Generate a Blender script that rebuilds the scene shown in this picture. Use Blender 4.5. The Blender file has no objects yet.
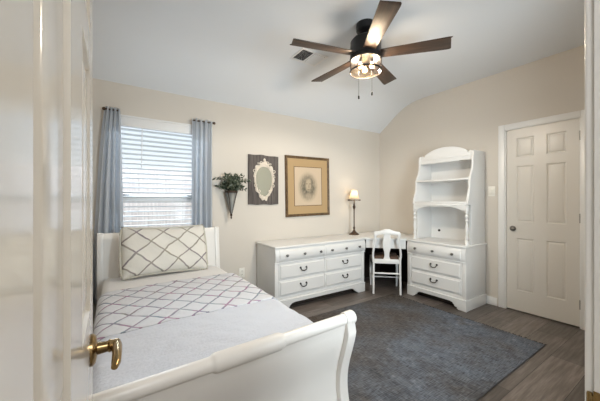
import bpy, bmesh, math, random
from mathutils import Vector, Matrix
random.seed(7)
PI = math.pi
S = bpy.context.scene
COL = S.collection

# ------------------------------------------------------------------ camera
cam_d = bpy.data.cameras.new('camera')
cam_d.sensor_width = 36.0
cam_d.lens = 283.0 / 600.0 * 36.0
cam_d.clip_start = 0.005
cam = bpy.data.objects.new('camera', cam_d)
COL.objects.link(cam)
cam.location = (0.0, 0.0, 1.23)
cam.rotation_euler = (PI / 2, 0, -math.radians(33.6))
S.camera = cam

# ------------------------------------------------------------------ world / daylight
world = bpy.data.worlds.new('sky')
S.world = world
world.use_nodes = True
wn = world.node_tree
wn.nodes.clear()
w_out = wn.nodes.new('ShaderNodeOutputWorld')
w_bg = wn.nodes.new('ShaderNodeBackground')
w_tc = wn.nodes.new('ShaderNodeTexCoord')
w_sep = wn.nodes.new('ShaderNodeSeparateXYZ')
w_ramp = wn.nodes.new('ShaderNodeValToRGB')
w_ramp.color_ramp.elements[0].position = 0.0
w_ramp.color_ramp.elements[0].color = (0.96, 0.975, 1.0, 1)
w_ramp.color_ramp.elements[1].position = 0.7
w_ramp.color_ramp.elements[1].color = (0.55, 0.75, 1.0, 1)
wn.links.new(w_tc.outputs['Generated'], w_sep.inputs[0])
wn.links.new(w_sep.outputs['Z'], w_ramp.inputs[0])
wn.links.new(w_ramp.outputs[0], w_bg.inputs[0])
w_bg.inputs[1].default_value = 0.82
wn.links.new(w_bg.outputs[0], w_out.inputs[0])

# fill lamp added in the unseen hall behind the doorway
def area(name, loc, rot, sx, sy, power, col):
    d = bpy.data.lights.new(name, 'AREA')
    d.shape = 'RECTANGLE'; d.size = sx; d.size_y = sy; d.energy = power; d.color = col
    o = bpy.data.objects.new(name, d); COL.objects.link(o)
    o.location = loc; o.rotation_euler = rot
    return o
area('hall_fill_light', (0.10, -0.85, 2.40), (0, 0, 0), 0.6, 0.6, 19, (0.95, 0.98, 1.0))
# fill lamp added outside the added, unseen window in the doorway wall
area('front_fill_light', (1.42, -0.75, 1.45), (math.radians(90), 0, -math.radians(48)), 0.9, 1.4, 92, (0.86, 0.94, 1.0))
# brightest part of the sky, above the fence outside the window
area('sky_light', (0.42, 7.0, 3.75), (-math.radians(68), 0, 0), 3.0, 1.2, 800, (0.76, 0.88, 1.0))
por = area('window_portal', (0.42, 3.40, 1.40), (-PI / 2, 0, 0), 1.0, 1.4, 1, (1, 1, 1))
por.data.cycles.is_portal = True
FAN_POWER = 52.0
FAN_GLOW = 6.5
LAMP_POWER = 0.5

S.view_settings.view_transform = 'Standard'
S.view_settings.look = 'None'
S.view_settings.gamma = 1.0
S.view_settings.use_curve_mapping = False
S.view_settings.exposure = 0.44
S.cycles.use_denoising = True
S.cycles.max_bounces = 12
S.cycles.diffuse_bounces = 8
S.cycles.glossy_bounces = 5
S.cycles.transmission_bounces = 8
S.cycles.transparent_max_bounces = 16
S.cycles.sample_clamp_indirect = 6.0
S.cycles.caustics_reflective = False
S.cycles.caustics_refractive = False

# ------------------------------------------------------------------ materials
def mat(name, col, rough=0.5, metal=0.0, spec=0.5, bump=None, coat=0.0):
    m = bpy.data.materials.new(name); m.use_nodes = True
    nt = m.node_tree; b = nt.nodes['Principled BSDF']
    b.inputs['Base Color'].default_value = (*col, 1)
    b.inputs['Roughness'].default_value = rough
    b.inputs['Metallic'].default_value = metal
    b.inputs['Specular IOR Level'].default_value = spec
    b.inputs['Coat Weight'].default_value = coat; b.inputs['Coat Roughness'].default_value = 0.06
    if bump:
        scale, strength, dist = bump
        tc = nt.nodes.new('ShaderNodeTexCoord'); n = nt.nodes.new('ShaderNodeTexNoise')
        n.inputs['Scale'].default_value = scale; n.inputs['Detail'].default_value = 3
        bp = nt.nodes.new('ShaderNodeBump'); bp.inputs['Strength'].default_value = strength
        bp.inputs['Distance'].default_value = dist
        nt.links.new(tc.outputs['Object'], n.inputs['Vector'])
        nt.links.new(n.outputs[0], bp.inputs['Height'])
        nt.links.new(bp.outputs[0], b.inputs['Normal'])
    return m

class NT:
    """small helper for building node graphs"""
    def __init__(self, m):
        self.nt = m.node_tree; self.b = self.nt.nodes['Principled BSDF']
    def n(self, t, **kw):
        x = self.nt.nodes.new(t)
        for k, v in kw.items(): setattr(x, k, v)
        return x
    def l(self, a, b): self.nt.links.new(a, b)
    def math(self, op, a, b=None, c=None):
        x = self.n('ShaderNodeMath', operation=op)
        for i, v in enumerate((a, b, c)):
            if v is None: continue
            if hasattr(v, 'links') or hasattr(v, 'is_linked'): self.l(v, x.inputs[i])
            else: x.inputs[i].default_value = v
        return x.outputs[0]
    def mix(self, f, a, b):
        x = self.n('ShaderNodeMix', data_type='RGBA')
        for s, v in ((x.inputs[0], f), (x.inputs[6], a), (x.inputs[7], b)):
            if hasattr(v, 'is_linked'): self.l(v, s)
            elif isinstance(v, tuple): s.default_value = (*v, 1)
            else: s.default_value = v
        return x.outputs[2]
    def noise(self, vec, scale, detail=3, rough=0.5):
        x = self.n('ShaderNodeTexNoise'); x.inputs['Scale'].default_value = scale
        x.inputs['Detail'].default_value = detail; x.inputs['Roughness'].default_value = rough
        self.l(vec, x.inputs['Vector']); return x.outputs[0]
    def mapping(self, vec, scale=(1, 1, 1), rot=(0, 0, 0), loc=(0, 0, 0)):
        x = self.n('ShaderNodeMapping'); x.inputs['Scale'].default_value = scale
        x.inputs['Rotation'].default_value = rot; x.inputs['Location'].default_value = loc
        self.l(vec, x.inputs['Vector']); return x.outputs[0]
    def ramp(self, f, stops):
        x = self.n('ShaderNodeValToRGB'); e = x.color_ramp.elements
        while len(e) < len(stops): e.new(0.5)
        for i, (p, c) in enumerate(stops):
            e[i].position = p; e[i].color = (*c, 1)
        self.l(f, x.inputs[0]); return x.outputs[0]
    def bump(self, h, strength, dist):
        x = self.n('ShaderNodeBump'); x.inputs['Strength'].default_value = strength
        x.inputs['Distance'].default_value = dist; self.l(h, x.inputs['Height'])
        self.l(x.outputs[0], self.b.inputs['Normal'])
    def tc(self, which='Object'): return self.n('ShaderNodeTexCoord').outputs[which]

M = {}
M['wall'] = mat('wall_paint', (0.66, 0.615, 0.555), 0.75, spec=0.25, bump=(140, 0.12, 0.002))
M['ceiling'] = mat('ceiling_paint', (0.76, 0.79, 0.83), 0.85, spec=0.2, bump=(90, 0.12, 0.002))
M['trim'] = mat('trim_paint', (0.82, 0.815, 0.80), 0.3)
M['door'] = mat('door_paint', (0.70, 0.67, 0.62), 0.32)
M['gloss_door'] = mat('gloss_door_paint', (0.66, 0.62, 0.555), 0.20, spec=0.7, bump=(9, 0.06, 0.004), coat=0.35)
M['white'] = mat('white_lacquer', (0.76, 0.76, 0.755), 0.33, bump=(60, 0.03, 0.001))
M['bed_white'] = mat('bed_lacquer', (0.80, 0.78, 0.75), 0.28)
M['black'] = mat('black_metal', (0.012, 0.011, 0.011), 0.38, metal=0.3)
M['pewter'] = mat('pewter', (0.16, 0.155, 0.15), 0.4, metal=0.7)
M['nickel'] = mat('satin_nickel', (0.25, 0.235, 0.215), 0.28, metal=1.0)
M['brass'] = mat('aged_brass', (0.30, 0.205, 0.095), 0.25, metal=1.0)
M['bronze'] = mat('bronze', (0.075, 0.045, 0.028), 0.42, metal=0.5)
M['dark_wood_and_shadow'] = mat('dark_wood_and_shadow', (0.022, 0.014, 0.010), 0.6)  # dark wood, also used for the shadow board under the drawer cases
M['sheet'] = mat('cotton_sheet', (0.79, 0.79, 0.80), 0.9, spec=0.15, bump=(18, 0.15, 0.01))
M['blind'] = mat('blind_slat', (0.50, 0.50, 0.51), 0.5)
M['vinyl'] = mat('window_vinyl', (0.78, 0.78, 0.78), 0.4)
M['plate'] = mat('wall_plate', (0.80, 0.78, 0.72), 0.4)
M['vent_white'] = mat('vent_enamel', (0.80, 0.80, 0.80), 0.4)
M['vent_dark'] = mat('vent_duct', (0.015, 0.015, 0.016), 0.9)
M['cushion'] = mat('seat_fabric', (0.10, 0.062, 0.045), 0.9, bump=(300, 0.3, 0.002))
M['galv'] = mat('galvanised_metal', (0.20, 0.205, 0.20), 0.5, metal=0.3, bump=(30, 0.1, 0.002))
M['rust'] = mat('rusty_iron', (0.055, 0.035, 0.025), 0.7, metal=0.4)
M['stem'] = mat('stem', (0.05, 0.06, 0.03), 0.8)
M['cream'] = mat('cream_plaster', (0.74, 0.66, 0.57), 0.6)
M['matboard'] = mat('mat_board', (0.46, 0.32, 0.17), 0.9, spec=0.2)
M['fillet'] = mat('mat_fillet', (0.16, 0.09, 0.045), 0.6)
M['mirror'] = mat('mirror_silver', (0.55, 0.56, 0.47), 0.22, metal=0.55)
M['ground'] = mat('outdoor_ground', (0.30, 0.30, 0.24), 0.9)
M['cord'] = mat('blind_cord', (0.75, 0.75, 0.74), 0.8)

# floor planks run along X
m = M['floor'] = mat('plank_floor', (0.1, 0.08, 0.07), 0.38)
g = NT(m); v = g.tc('Object')
br = g.n('ShaderNodeTexBrick', offset=0.37, squash=1.0)
br.inputs['Scale'].default_value = 1.0
br.inputs['Brick Width'].default_value = 1.22; br.inputs['Row Height'].default_value = 0.22
br.inputs['Mortar Size'].default_value = 0.0018; br.inputs['Bias'].default_value = 0.0
br.inputs['Color1'].default_value = (0.0, 0.0, 0.0, 1); br.inputs['Color2'].default_value = (1, 1, 1, 1)
br.inputs['Mortar'].default_value = (0.5, 0.5, 0.5, 1)
g.l(g.mapping(v, loc=(0.3, -0.11, 0)), br.inputs['Vector'])
grain = g.noise(g.mapping(v, scale=(1.6, 22, 1)), 2.2, 6, 0.62)
blot = g.noise(g.mapping(v, scale=(1, 2.5, 1)), 2.2, 3)
c1 = g.ramp(grain, [(0.28, (0.068, 0.053, 0.046)), (0.5, (0.128, 0.107, 0.095)), (0.74, (0.205, 0.180, 0.164))])
plank = g.n('ShaderNodeSeparateColor'); g.l(br.outputs['Color'], plank.inputs[0])
shade = g.math('ADD', g.math('MULTIPLY', plank.outputs[0], 0.85), 0.58)
shade = g.math('MULTIPLY', shade, g.math('ADD', g.math('MULTIPLY', blot, 0.6), 0.7))
vm = g.n('ShaderNodeVectorMath', operation='SCALE'); g.l(c1, vm.inputs[0]); g.l(shade, vm.inputs['Scale'])
fin = g.mix(br.outputs['Fac'], vm.outputs[0], (0.025, 0.02, 0.017))
g.l(fin, g.b.inputs['Base Color'])
g.bump(g.math('SUBTRACT', g.math('MULTIPLY', grain, 0.25), br.outputs['Fac']), 0.25, 0.003)

# distressed blue grey rug
m = M['rug'] = mat('rug_wool', (0.15, 0.16, 0.18), 0.95, spec=0.1)
g = NT(m); v = g.tc('Object')
big = g.noise(v, 1.6, 6, 0.65)
mid = g.noise(g.mapping(v, scale=(1, 1, 1), loc=(5, 3, 1)), 9.0, 5, 0.7)
wx = g.noise(g.mapping(v, scale=(160, 16, 1)), 1.0, 3)
wy = g.noise(g.mapping(v, scale=(16, 160, 1)), 1.0, 3)
weave = g.math('MULTIPLY', g.math('ADD', wx, wy), 0.5)
c = g.ramp(big, [(0.30, (0.085, 0.078, 0.074)), (0.47, (0.118, 0.126, 0.145)), (0.62, (0.140, 0.160, 0.198)), (0.78, (0.115, 0.100, 0.088))])
c2 = g.ramp(mid, [(0.32, (0.75, 0.75, 0.75)), (0.52, (1.0, 1.0, 1.0)), (0.75, (1.3, 1.27, 1.24))])
mu = g.n('ShaderNodeVectorMath', operation='MULTIPLY'); g.l(c, mu.inputs[0]); g.l(c2, mu.inputs[1])
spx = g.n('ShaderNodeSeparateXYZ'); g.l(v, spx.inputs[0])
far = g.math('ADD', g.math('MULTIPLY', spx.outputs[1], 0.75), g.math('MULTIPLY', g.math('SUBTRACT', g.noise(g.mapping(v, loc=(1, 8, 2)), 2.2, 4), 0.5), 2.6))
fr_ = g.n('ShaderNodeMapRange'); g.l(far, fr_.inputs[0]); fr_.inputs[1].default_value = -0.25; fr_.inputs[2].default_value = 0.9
browned = g.mix(fr_.outputs[0], mu.outputs[0], (0.098, 0.080, 0.066))  # browner towards the far side, broken up by noise
sc = g.n('ShaderNodeVectorMath', operation='SCALE'); g.l(browned, sc.inputs[0])
g.l(g.math('ADD', g.math('MULTIPLY', weave, 4.0), -1.0), sc.inputs['Scale'])
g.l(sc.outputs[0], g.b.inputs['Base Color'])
g.bump(weave, 0.5, 0.004)
M['fringe'] = mat('rug_fringe', (0.02, 0.02, 0.022), 0.95)
M['rug_edge'] = mat('rug_binding', (0.075, 0.075, 0.08), 0.95)

# woven diamond quilt (UV in metres)
def diamond_mat(name, base, px, py, lw, cols, wob):
    m = mat(name, base, 0.92, spec=0.12)
    g = NT(m); uv = g.tc('UV'); sp = g.n('ShaderNodeSeparateXYZ'); g.l(uv, sp.inputs[0])
    n1 = g.noise(uv, 6.0, 2); n2 = g.noise(g.mapping(uv, loc=(9, 4, 0)), 6.0, 2)
    x = g.math('ADD', sp.outputs[0], g.math('MULTIPLY', g.math('SUBTRACT', n1, 0.5), wob))
    y = g.math('ADD', sp.outputs[1], g.math('MULTIPLY', g.math('SUBTRACT', n2, 0.5), wob))
    a = g.math('DIVIDE', x, px); b = g.math('DIVIDE', y, py)
    def line(t):
        fr = g.math('FRACT', t)
        return g.math('ABSOLUTE', g.math('SUBTRACT', fr, 0.5))
    l1 = line(g.math('ADD', a, b)); l2 = line(g.math('SUBTRACT', a, b))
    d = g.math('MINIMUM', l1, l2)
    edge = g.noise(uv, 120.0, 1)
    d = g.math('ADD', d, g.math('MULTIPLY', g.math('SUBTRACT', edge, 0.5), 0.03))
    mask = g.n('ShaderNodeMapRange', interpolation_type='SMOOTHSTEP')
    g.l(d, mask.inputs[0]); mask.inputs[1].default_value = lw; mask.inputs[2].default_value = lw * 1.9
    mask.inputs[3].default_value = 1; mask.inputs[4].default_value = 0
    cn = g.noise(g.mapping(uv, loc=(2, 7, 0)), 5.0, 2)
    stops = [(0.30 + 0.4 * i / (len(cols) - 1), c) for i, c in enumerate(cols)]
    lc = g.ramp(cn, stops)
    fade = g.math('ADD', g.math('MULTIPLY', g.noise(uv, 9.0, 2), 0.6), 0.58)
    mk = g.math('MINIMUM', g.math('MULTIPLY', mask.outputs[0], fade), 1.0)
    g.l(g.mix(mk, base, lc), g.b.inputs['Base Color'])
    puff = g.math('ADD', g.math('MINIMUM', g.math('MULTIPLY', d, 4.0), 0.8), g.math('MULTIPLY', g.noise(uv, 35, 3), 0.5))
    g.bump(puff, 0.45, 0.012)
    return m
M['quilt'] = diamond_mat('quilt_fabric', (0.68, 0.70, 0.75), 0.17, 0.18, 0.036,
                         [(0.22, 0.28, 0.20), (0.28, 0.20, 0.30), (0.20, 0.28, 0.34), (0.36, 0.18, 0.30), (0.13, 0.15, 0.26)], 0.05)
M['sham'] = diamond_mat('sham_fabric', (0.72, 0.70, 0.65), 0.22, 0.19, 0.030,
                        [(0.22, 0.23, 0.20), (0.20, 0.16, 0.20), (0.30, 0.28, 0.22), (0.22, 0.18, 0.19)], 0.05)
M['welt'] = mat('sham_trim', (0.55, 0.53, 0.46), 0.95)

# matelasse coverlet
m = M['coverlet'] = mat('coverlet_fabric', (0.64, 0.67, 0.74), 0.93, spec=0.1)
g = NT(m); uv = g.tc('UV')
r1 = g.noise(g.mapping(uv, scale=(2.5, 14, 1)), 3.0, 4, 0.6)
r2 = g.noise(uv, 70, 2)
g.bump(g.math('ADD', r1, g.math('MULTIPLY', r2, 0.25)), 0.5, 0.02)

# curtains: thin woven cloth that lets daylight through
m = M['curtain'] = mat('curtain_voile', (0.66, 0.69, 0.74), 0.9, spec=0.1)
g = NT(m)
tr = g.n('ShaderNodeBsdfTranslucent'); tr.inputs[0].default_value = (0.78, 0.80, 0.82, 1)
ms = g.n('ShaderNodeMixShader'); ms.inputs[0].default_value = 0.5
out = g.nt.nodes['Material Output']
g.l(g.b.outputs[0], ms.inputs[1]); g.l(tr.outputs[0], ms.inputs[2]); g.l(ms.outputs[0], out.inputs[0])

def glass_mat(name, tint, refl=0.08):
    m = bpy.data.materials.new(name); m.use_nodes = True; nt = m.node_tree; nt.nodes.clear()
    o = nt.nodes.new('ShaderNodeOutputMaterial'); t = nt.nodes.new('ShaderNodeBsdfTransparent')
    gl = nt.nodes.new('ShaderNodeBsdfGlossy'); gl.inputs['Roughness'].default_value = 0.04
    fr = nt.nodes.new('ShaderNodeLayerWeight'); fr.inputs[0].default_value = refl * 4
    t.inputs[0].default_value = (*tint, 1)
    mx = nt.nodes.new('ShaderNodeMixShader')
    mth = nt.nodes.new('ShaderNodeMath'); mth.operation = 'MULTIPLY'; mth.inputs[1].default_value = 0.6
    nt.links.new(fr.outputs['Facing'], mth.inputs[0])
    nt.links.new(mth.outputs[0], mx.inputs[0]); nt.links.new(t.outputs[0], mx.inputs[1]); nt.links.new(gl.outputs[0], mx.inputs[2])
    nt.links.new(mx.outputs[0], o.inputs[0]); return m
M['pane'] = glass_mat('window_glass', (0.97, 0.985, 0.98), 0.05)
M['shade_glass'] = glass_mat('seeded_glass', (0.86, 0.68, 0.48), 0.10)

def emit(name, col, strength):
    m = mat(name, col, 0.5); b = m.node_tree.nodes['Principled BSDF']
    b.inputs['Emission Color'].default_value = (*col, 1); b.inputs['Emission Strength'].default_value = strength
    return m
M['bulb'] = emit('warm_bulb', (1.0, 0.80, 0.50), 5)
M['lampbulb'] = emit('lamp_bulb', (1.0, 0.78, 0.5), 20)
m = M['lampshade'] = mat('lampshade_silk', (0.78, 0.72, 0.62), 0.9)
g = NT(m)
tr = g.n('ShaderNodeBsdfTranslucent'); tr.inputs[0].default_value = (0.88, 0.80, 0.66, 1)
ms = g.n('ShaderNodeMixShader'); ms.inputs[0].default_value = 0.6
out = g.nt.nodes['Material Output']
g.l(g.b.outputs[0], ms.inputs[1]); g.l(tr.outputs[0], ms.inputs[2]); g.l(ms.outputs[0], out.inputs[0])

def wood(name, dark, light, scale=(1.5, 18, 18), rough=0.5):
    m = mat(name, dark, rough); g = NT(m); v = g.tc('Object')
    n = g.noise(g.mapping(v, scale=scale), 2.5, 6, 0.6)
    g.l(g.ramp(n, [(0.3, dark), (0.72, light)]), g.b.inputs['Base Color']); g.bump(n, 0.15, 0.002)
    return m
M['walnut'] = wood('walnut_blade', (0.024, 0.015, 0.011), (0.085, 0.050, 0.033), rough=0.42)
M['grey_board'] = wood('weathered_board', (0.055, 0.046, 0.042), (0.165, 0.142, 0.132), (22, 22, 1.5), 0.85)
M['gold_frame'] = wood('antique_frame', (0.055, 0.032, 0.014), (0.18, 0.108, 0.048), (8, 8, 8), 0.45)
M['fence'] = wood('weathered_fence', (0.50, 0.40, 0.37), (0.72, 0.62, 0.58), (14, 14, 1), 0.9)

# foliage with pale green variation
m = M['leaf'] = mat('leaf', (0.08, 0.11, 0.07), 0.6)
g = NT(m); n = g.noise(g.tc('Object'), 22, 2)
g.l(g.ramp(n, [(0.35, (0.035, 0.055, 0.030)), (0.55, (0.12, 0.15, 0.10)), (0.70, (0.42, 0.43, 0.36))]), g.b.inputs['Base Color'])

# soft pencil drawing of a head on toned paper
m = M['sketch'] = mat('pencil_drawing', (0.6, 0.5, 0.4), 0.9, spec=0.2)
g = NT(m); v = g.tc('Object')
def ell(cx, cz, rx, rz, inner, outer):
    mp = g.mapping(v, loc=(-cx / rx, 0, -cz / rz), scale=(1 / rx, 0, 1 / rz))
    ln = g.n('ShaderNodeVectorMath', operation='LENGTH'); g.l(mp, ln.inputs[0])
    mr = g.n('ShaderNodeMapRange', interpolation_type='SMOOTHSTEP'); g.l(ln.outputs['Value'], mr.inputs[0])
    mr.inputs[1].default_value = inner; mr.inputs[2].default_value = outer
    mr.inputs[3].default_value = 1; mr.inputs[4].default_value = 0
    return mr.outputs[0]
strk = g.noise(g.mapping(v, scale=(30, 1, 9)), 2.0, 4, 0.6)
hair = g.math('MULTIPLY', ell(-0.006, -0.01, 0.200, 0.250, 0.35, 0.95), g.math('MINIMUM', g.math('ADD', g.math('MULTIPLY', strk, 2.2), -0.25), 1.0))
col = g.mix(hair, (0.60, 0.48, 0.35), (0.13, 0.12, 0.09))
face = ell(0.0, 0.02, 0.052, 0.090, 0.60, 1.25)
col = g.mix(g.math('MULTIPLY', face, 0.75), col, (0.56, 0.45, 0.32))
for args in ((-0.026, 0.035, 0.017, 0.008), (0.026, 0.035, 0.017, 0.008), (0.002, -0.045, 0.021, 0.007), (0.008, 0.0, 0.006, 0.03)):
    col = g.mix(g.math('MULTIPLY', ell(*args, 0.5, 1.2), 0.7), col, (0.15, 0.12, 0.09))
col = g.mix(g.math('MULTIPLY', ell(0.0, -0.125, 0.06, 0.05, 0.4, 1.1), 0.6), col, (0.45, 0.37, 0.27))
g.l(col, g.b.inputs['Base Color'])

# ------------------------------------------------------------------ mesh helpers
class MB:
    def __init__(self):
        self.bm = bmesh.new(); self.uv = None
    def box(self, a, b, bev=0.0, seg=2):
        bm = self.bm
        r = bmesh.ops.create_cube(bm, size=1.0)
        c = [(a[i] + b[i]) / 2 for i in range(3)]; s = [abs(b[i] - a[i]) for i in range(3)]
        for vv in r['verts']:
            vv.co = Vector((c[0] + vv.co.x * s[0], c[1] + vv.co.y * s[1], c[2] + vv.co.z * s[2]))
        if bev > 0:
            es = list({e for vv in r['verts'] for e in vv.link_edges})
            bmesh.ops.bevel(bm, geom=es, offset=min(bev, min(s) * 0.45), segments=seg, profile=0.5, affect='EDGES')
        return self
    def prism(self, pts, axis, lo, hi, bev=0.0, seg=2):
        """polygon pts (2D) extruded along axis from lo to hi"""
        bm = self.bm
        def co(p, h):
            if axis == 'x': return (h, p[0], p[1])
            if axis == 'y': return (p[0], h, p[1])
            return (p[0], p[1], h)
        v0 = [bm.verts.new(co(p, lo)) for p in pts]; v1 = [bm.verts.new(co(p, hi)) for p in pts]
        n = len(pts); fs = [bm.faces.new(v0), bm.faces.new(list(reversed(v1)))]
        for i in range(n):
            fs.append(bm.faces.new((v0[i], v1[i], v1[(i + 1) % n], v0[(i + 1) % n])))
        bmesh.ops.recalc_face_normals(bm, faces=fs)
        if bev > 0:
            es = list(set(fs[0].edges) | set(fs[1].edges))
            bmesh.ops.bevel(bm, geom=es, offset=bev, segments=seg, profile=0.5, affect='EDGES')
        return self
    def lathe(self, prof, c=(0, 0, 0), seg=24, axis='z', caps=True):
        """prof: list of (r, h)"""
        bm = self.bm; rings = []
        for r, h in prof:
            ring = []
            for k in range(seg):
                a = 2 * PI * k / seg
                p = (r * math.cos(a), r * math.sin(a), h)
                if axis == 'y': p = (p[0], p[2], p[1])
                elif axis == 'x': p = (p[2], p[0], p[1])
                ring.append(bm.verts.new((c[0] + p[0], c[1] + p[1], c[2] + p[2])))
            rings.append(ring)
        fs = []
        for i in range(len(rings) - 1):
            for k in range(seg):
                fs.append(bm.faces.new((rings[i][k], rings[i][(k + 1) % seg], rings[i + 1][(k + 1) % seg], rings[i + 1][k])))
        if caps:
            fs.append(bm.faces.new(rings[0])); fs.append(bm.faces.new(rings[-1]))
        bmesh.ops.recalc_face_normals(bm, faces=fs)
        return self
    def tube(self, path, r, seg=8, flat=1.0):
        """swept tube along path; r is a number or a list"""
        bm = self.bm; P = [Vector(p) for p in path]; n = len(P)
        R = r if isinstance(r, (list, tuple)) else [r] * n
        t0 = (P[1] - P[0]).normalized()
        up = Vector((0, 0, 1)) if abs(t0.z) < 0.9 else Vector((1, 0, 0))
        nx = t0.cross(up).normalized(); rings = []
        for i in range(n):
            t = (P[min(i + 1, n - 1)] - P[max(i - 1, 0)]).normalized()
            nx = (nx - t * nx.dot(t)).normalized(); ny = t.cross(nx)
            rings.append([bm.verts.new(P[i] + nx * R[i] * math.cos(2 * PI * k / seg) + ny * R[i] * flat * math.sin(2 * PI * k / seg)) for k in range(seg)])
        fs = []
        for i in range(n - 1):
            for k in range(seg):
                fs.append(bm.faces.new((rings[i][k], rings[i][(k + 1) % seg], rings[i + 1][(k + 1) % seg], rings[i + 1][k])))
        fs.append(bm.faces.new(rings[0])); fs.append(bm.faces.new(rings[-1]))
        bmesh.ops.recalc_face_normals(bm, faces=fs)
        return self
    def ball(self, c, r, s=(1, 1, 1), seg=16):
        x = bmesh.ops.create_uvsphere(self.bm, u_segments=seg, v_segments=max(6, seg // 2), radius=r)
        for vv in x['verts']:
            vv.co = Vector((c[0] + vv.co.x * s[0], c[1] + vv.co.y * s[1], c[2] + vv.co.z * s[2]))
        return self
    def grid(self, fn, nu, nv, uvfn=None, closed=False):
        bm = self.bm
        if uvfn and self.uv is None: self.uv = bm.loops.layers.uv.new('UVMap')
        V = [[bm.verts.new(fn(i / nu, j / nv)) for j in range(nv + 1)] for i in range(nu + 1)]
        for i in range(nu):
            for j in range(nv):
                f = bm.faces.new((V[i][j], V[i + 1][j], V[i + 1][j + 1], V[i][j + 1]))
                if uvfn:
                    for lp, (a, b) in zip(f.loops, ((i, j), (i + 1, j), (i + 1, j + 1), (i, j + 1))):
                        lp[self.uv].uv = uvfn(a / nu, b / nv)
        return self
    def xform(self, mtx):
        bmesh.ops.transform(self.bm, matrix=mtx, verts=self.bm.verts); return self
    def build(self, name, material, parent=None, smooth=35, loc=None, rot=None, solid=0.0, subsurf=0):
        me = bpy.data.meshes.new(name)
        for f in self.bm.faces: f.smooth = True
        if smooth:
            lim = math.radians(smooth)
            for e in self.bm.edges:
                if len(e.link_faces) == 2 and e.calc_face_angle(0) > lim: e.smooth = False
        self.bm.to_mesh(me); self.bm.free()
        me.materials.append(material)
        o = bpy.data.objects.new(name, me); COL.objects.link(o)
        if parent: o.parent = parent
        if loc: o.location = loc
        if rot: o.rotation_euler = rot
        if solid:
            md = o.modifiers.new('thickness', 'SOLIDIFY'); md.thickness = solid; md.offset = 0
        if subsurf:
            md = o.modifiers.new('smooth', 'SUBSURF'); md.levels = subsurf; md.render_levels = subsurf
        return o

def tag(o, label=None, cat=None, group=None, kind=None):
    if label: o['label'] = label
    if cat: o['category'] = cat
    if group: o['group'] = group
    if kind: o['kind'] = kind
    return o
def thing(name, label, cat, loc=(0, 0, 0), rz=0.0, group=None):
    o = bpy.data.objects.new(name, None); COL.objects.link(o)
    o.empty_display_size = 0.1
    o.location = loc; o.rotation_euler = (0, 0, rz)
    return tag(o, label, cat, group)
def copy_tree(o, parent=None):
    c = o.copy(); COL.objects.link(c)
    if parent: c.parent = parent
    for ch in list(o.children): copy_tree(ch, c)
    return c
def struct(o, label, cat): return tag(o, label, cat, kind='structure')

# ------------------------------------------------------------------ room shell
XL, XR, YB, YF = -0.20, 3.74, 3.21, 0.12
WX0, WX1, WZ0, WZ1 = -0.04, 0.88, 0.80, 2.03
DX0, DX1, DZ = -0.045, 0.672, 2.06           # doorway the camera stands in

o = MB().box((-1.2, -1.8, -0.1), (XR + 0.15, YB + 0.15, 0.0)).build('floor', M['floor'])
struct(o, 'grey brown wood plank floor', 'floor')

# ceiling: flat, then sloping down to the window wall
prof = [(-1.8, 2.71), (2.40, 2.71), (2.52, 2.705), (2.62, 2.69), (2.71, 2.665), (2.79, 2.628), (2.87, 2.583), (YB, 2.352), (YB, 2.85), (-1.8, 2.85)]
o = MB().prism(prof, 'x', XL, XR).build('ceiling', M['ceiling'], smooth=25)
struct(o, 'white ceiling sloping down to the window wall', 'ceiling')

w = MB()
w.box((XL - 0.15, YB, 0), (WX0, YB + 0.15, 2.85)).box((WX1, YB, 0), (XR + 0.15, YB + 0.15, 2.85))
w.box((WX0, YB, 0), (WX1, YB + 0.15, WZ0)).box((WX0, YB, WZ1), (WX1, YB + 0.15, 2.85))
struct(w.build('wall_back', M['wall']), 'beige wall with the window and the pictures', 'wall')

# right wall with the closet door opening
CY0, CY1, CZ = 0.765, 1.400, 2.03
w = MB()
w.box((XR, CY1, 0), (XR + 0.15, YB, 2.85)).box((XR, -0.0, 0), (XR + 0.15, CY0, 2.85)).box((XR, CY0, CZ), (XR + 0.15, CY1, 2.85))
w.box((XR + 0.10, CY0, 0), (XR + 0.15, CY1, CZ))
struct(w.build('wall_right', M['wall']), 'beige wall with the closed white door', 'wall')
struct(MB().box((XL - 0.15, -0.0, 0), (XL, YB, 2.85)).build('wall_left', M['wall']), 'beige wall behind the open door', 'wall')
w = MB()
VX0, VX1, VZ0, VZ1 = 0.95, 2.15, 0.75, 2.05  # opening for the added window that lets in fill light
w.box((XL, 0.0, 0), (DX0 - 0.02, YF, 2.71)).box((DX1 + 0.02, 0.0, 0), (VX0, YF, 2.71)).box((VX1, 0.0, 0), (XR, YF, 2.71))
w.box((VX0, 0.0, 0), (VX1, YF, VZ0)).box((VX0, 0.0, VZ1), (VX1, YF, 2.71)).box((DX0 - 0.02, 0.0, DZ + 0.02), (DX1 + 0.02, YF, 2.71))
struct(w.build('wall_front', M['wall']), 'beige wall around the doorway', 'wall')
# hall behind the camera
w = MB()
w.box((-1.35, -1.8, 0), (-1.2, 0.0, 2.85)).box((0.82, -1.8, 0), (0.92, 0.0, 2.85)).box((-1.2, -1.95, 0), (0.82, -1.8, 2.85))
struct(w.build('wall_hall', M['wall']), 'beige walls of the hall behind the doorway', 'wall')
struct(MB().box((-1.2, -1.8, 2.55), (0.82, 0.0, 2.70)).build('ceiling_hall', M['ceiling']), 'white ceiling of the hall', 'ceiling')

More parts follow.
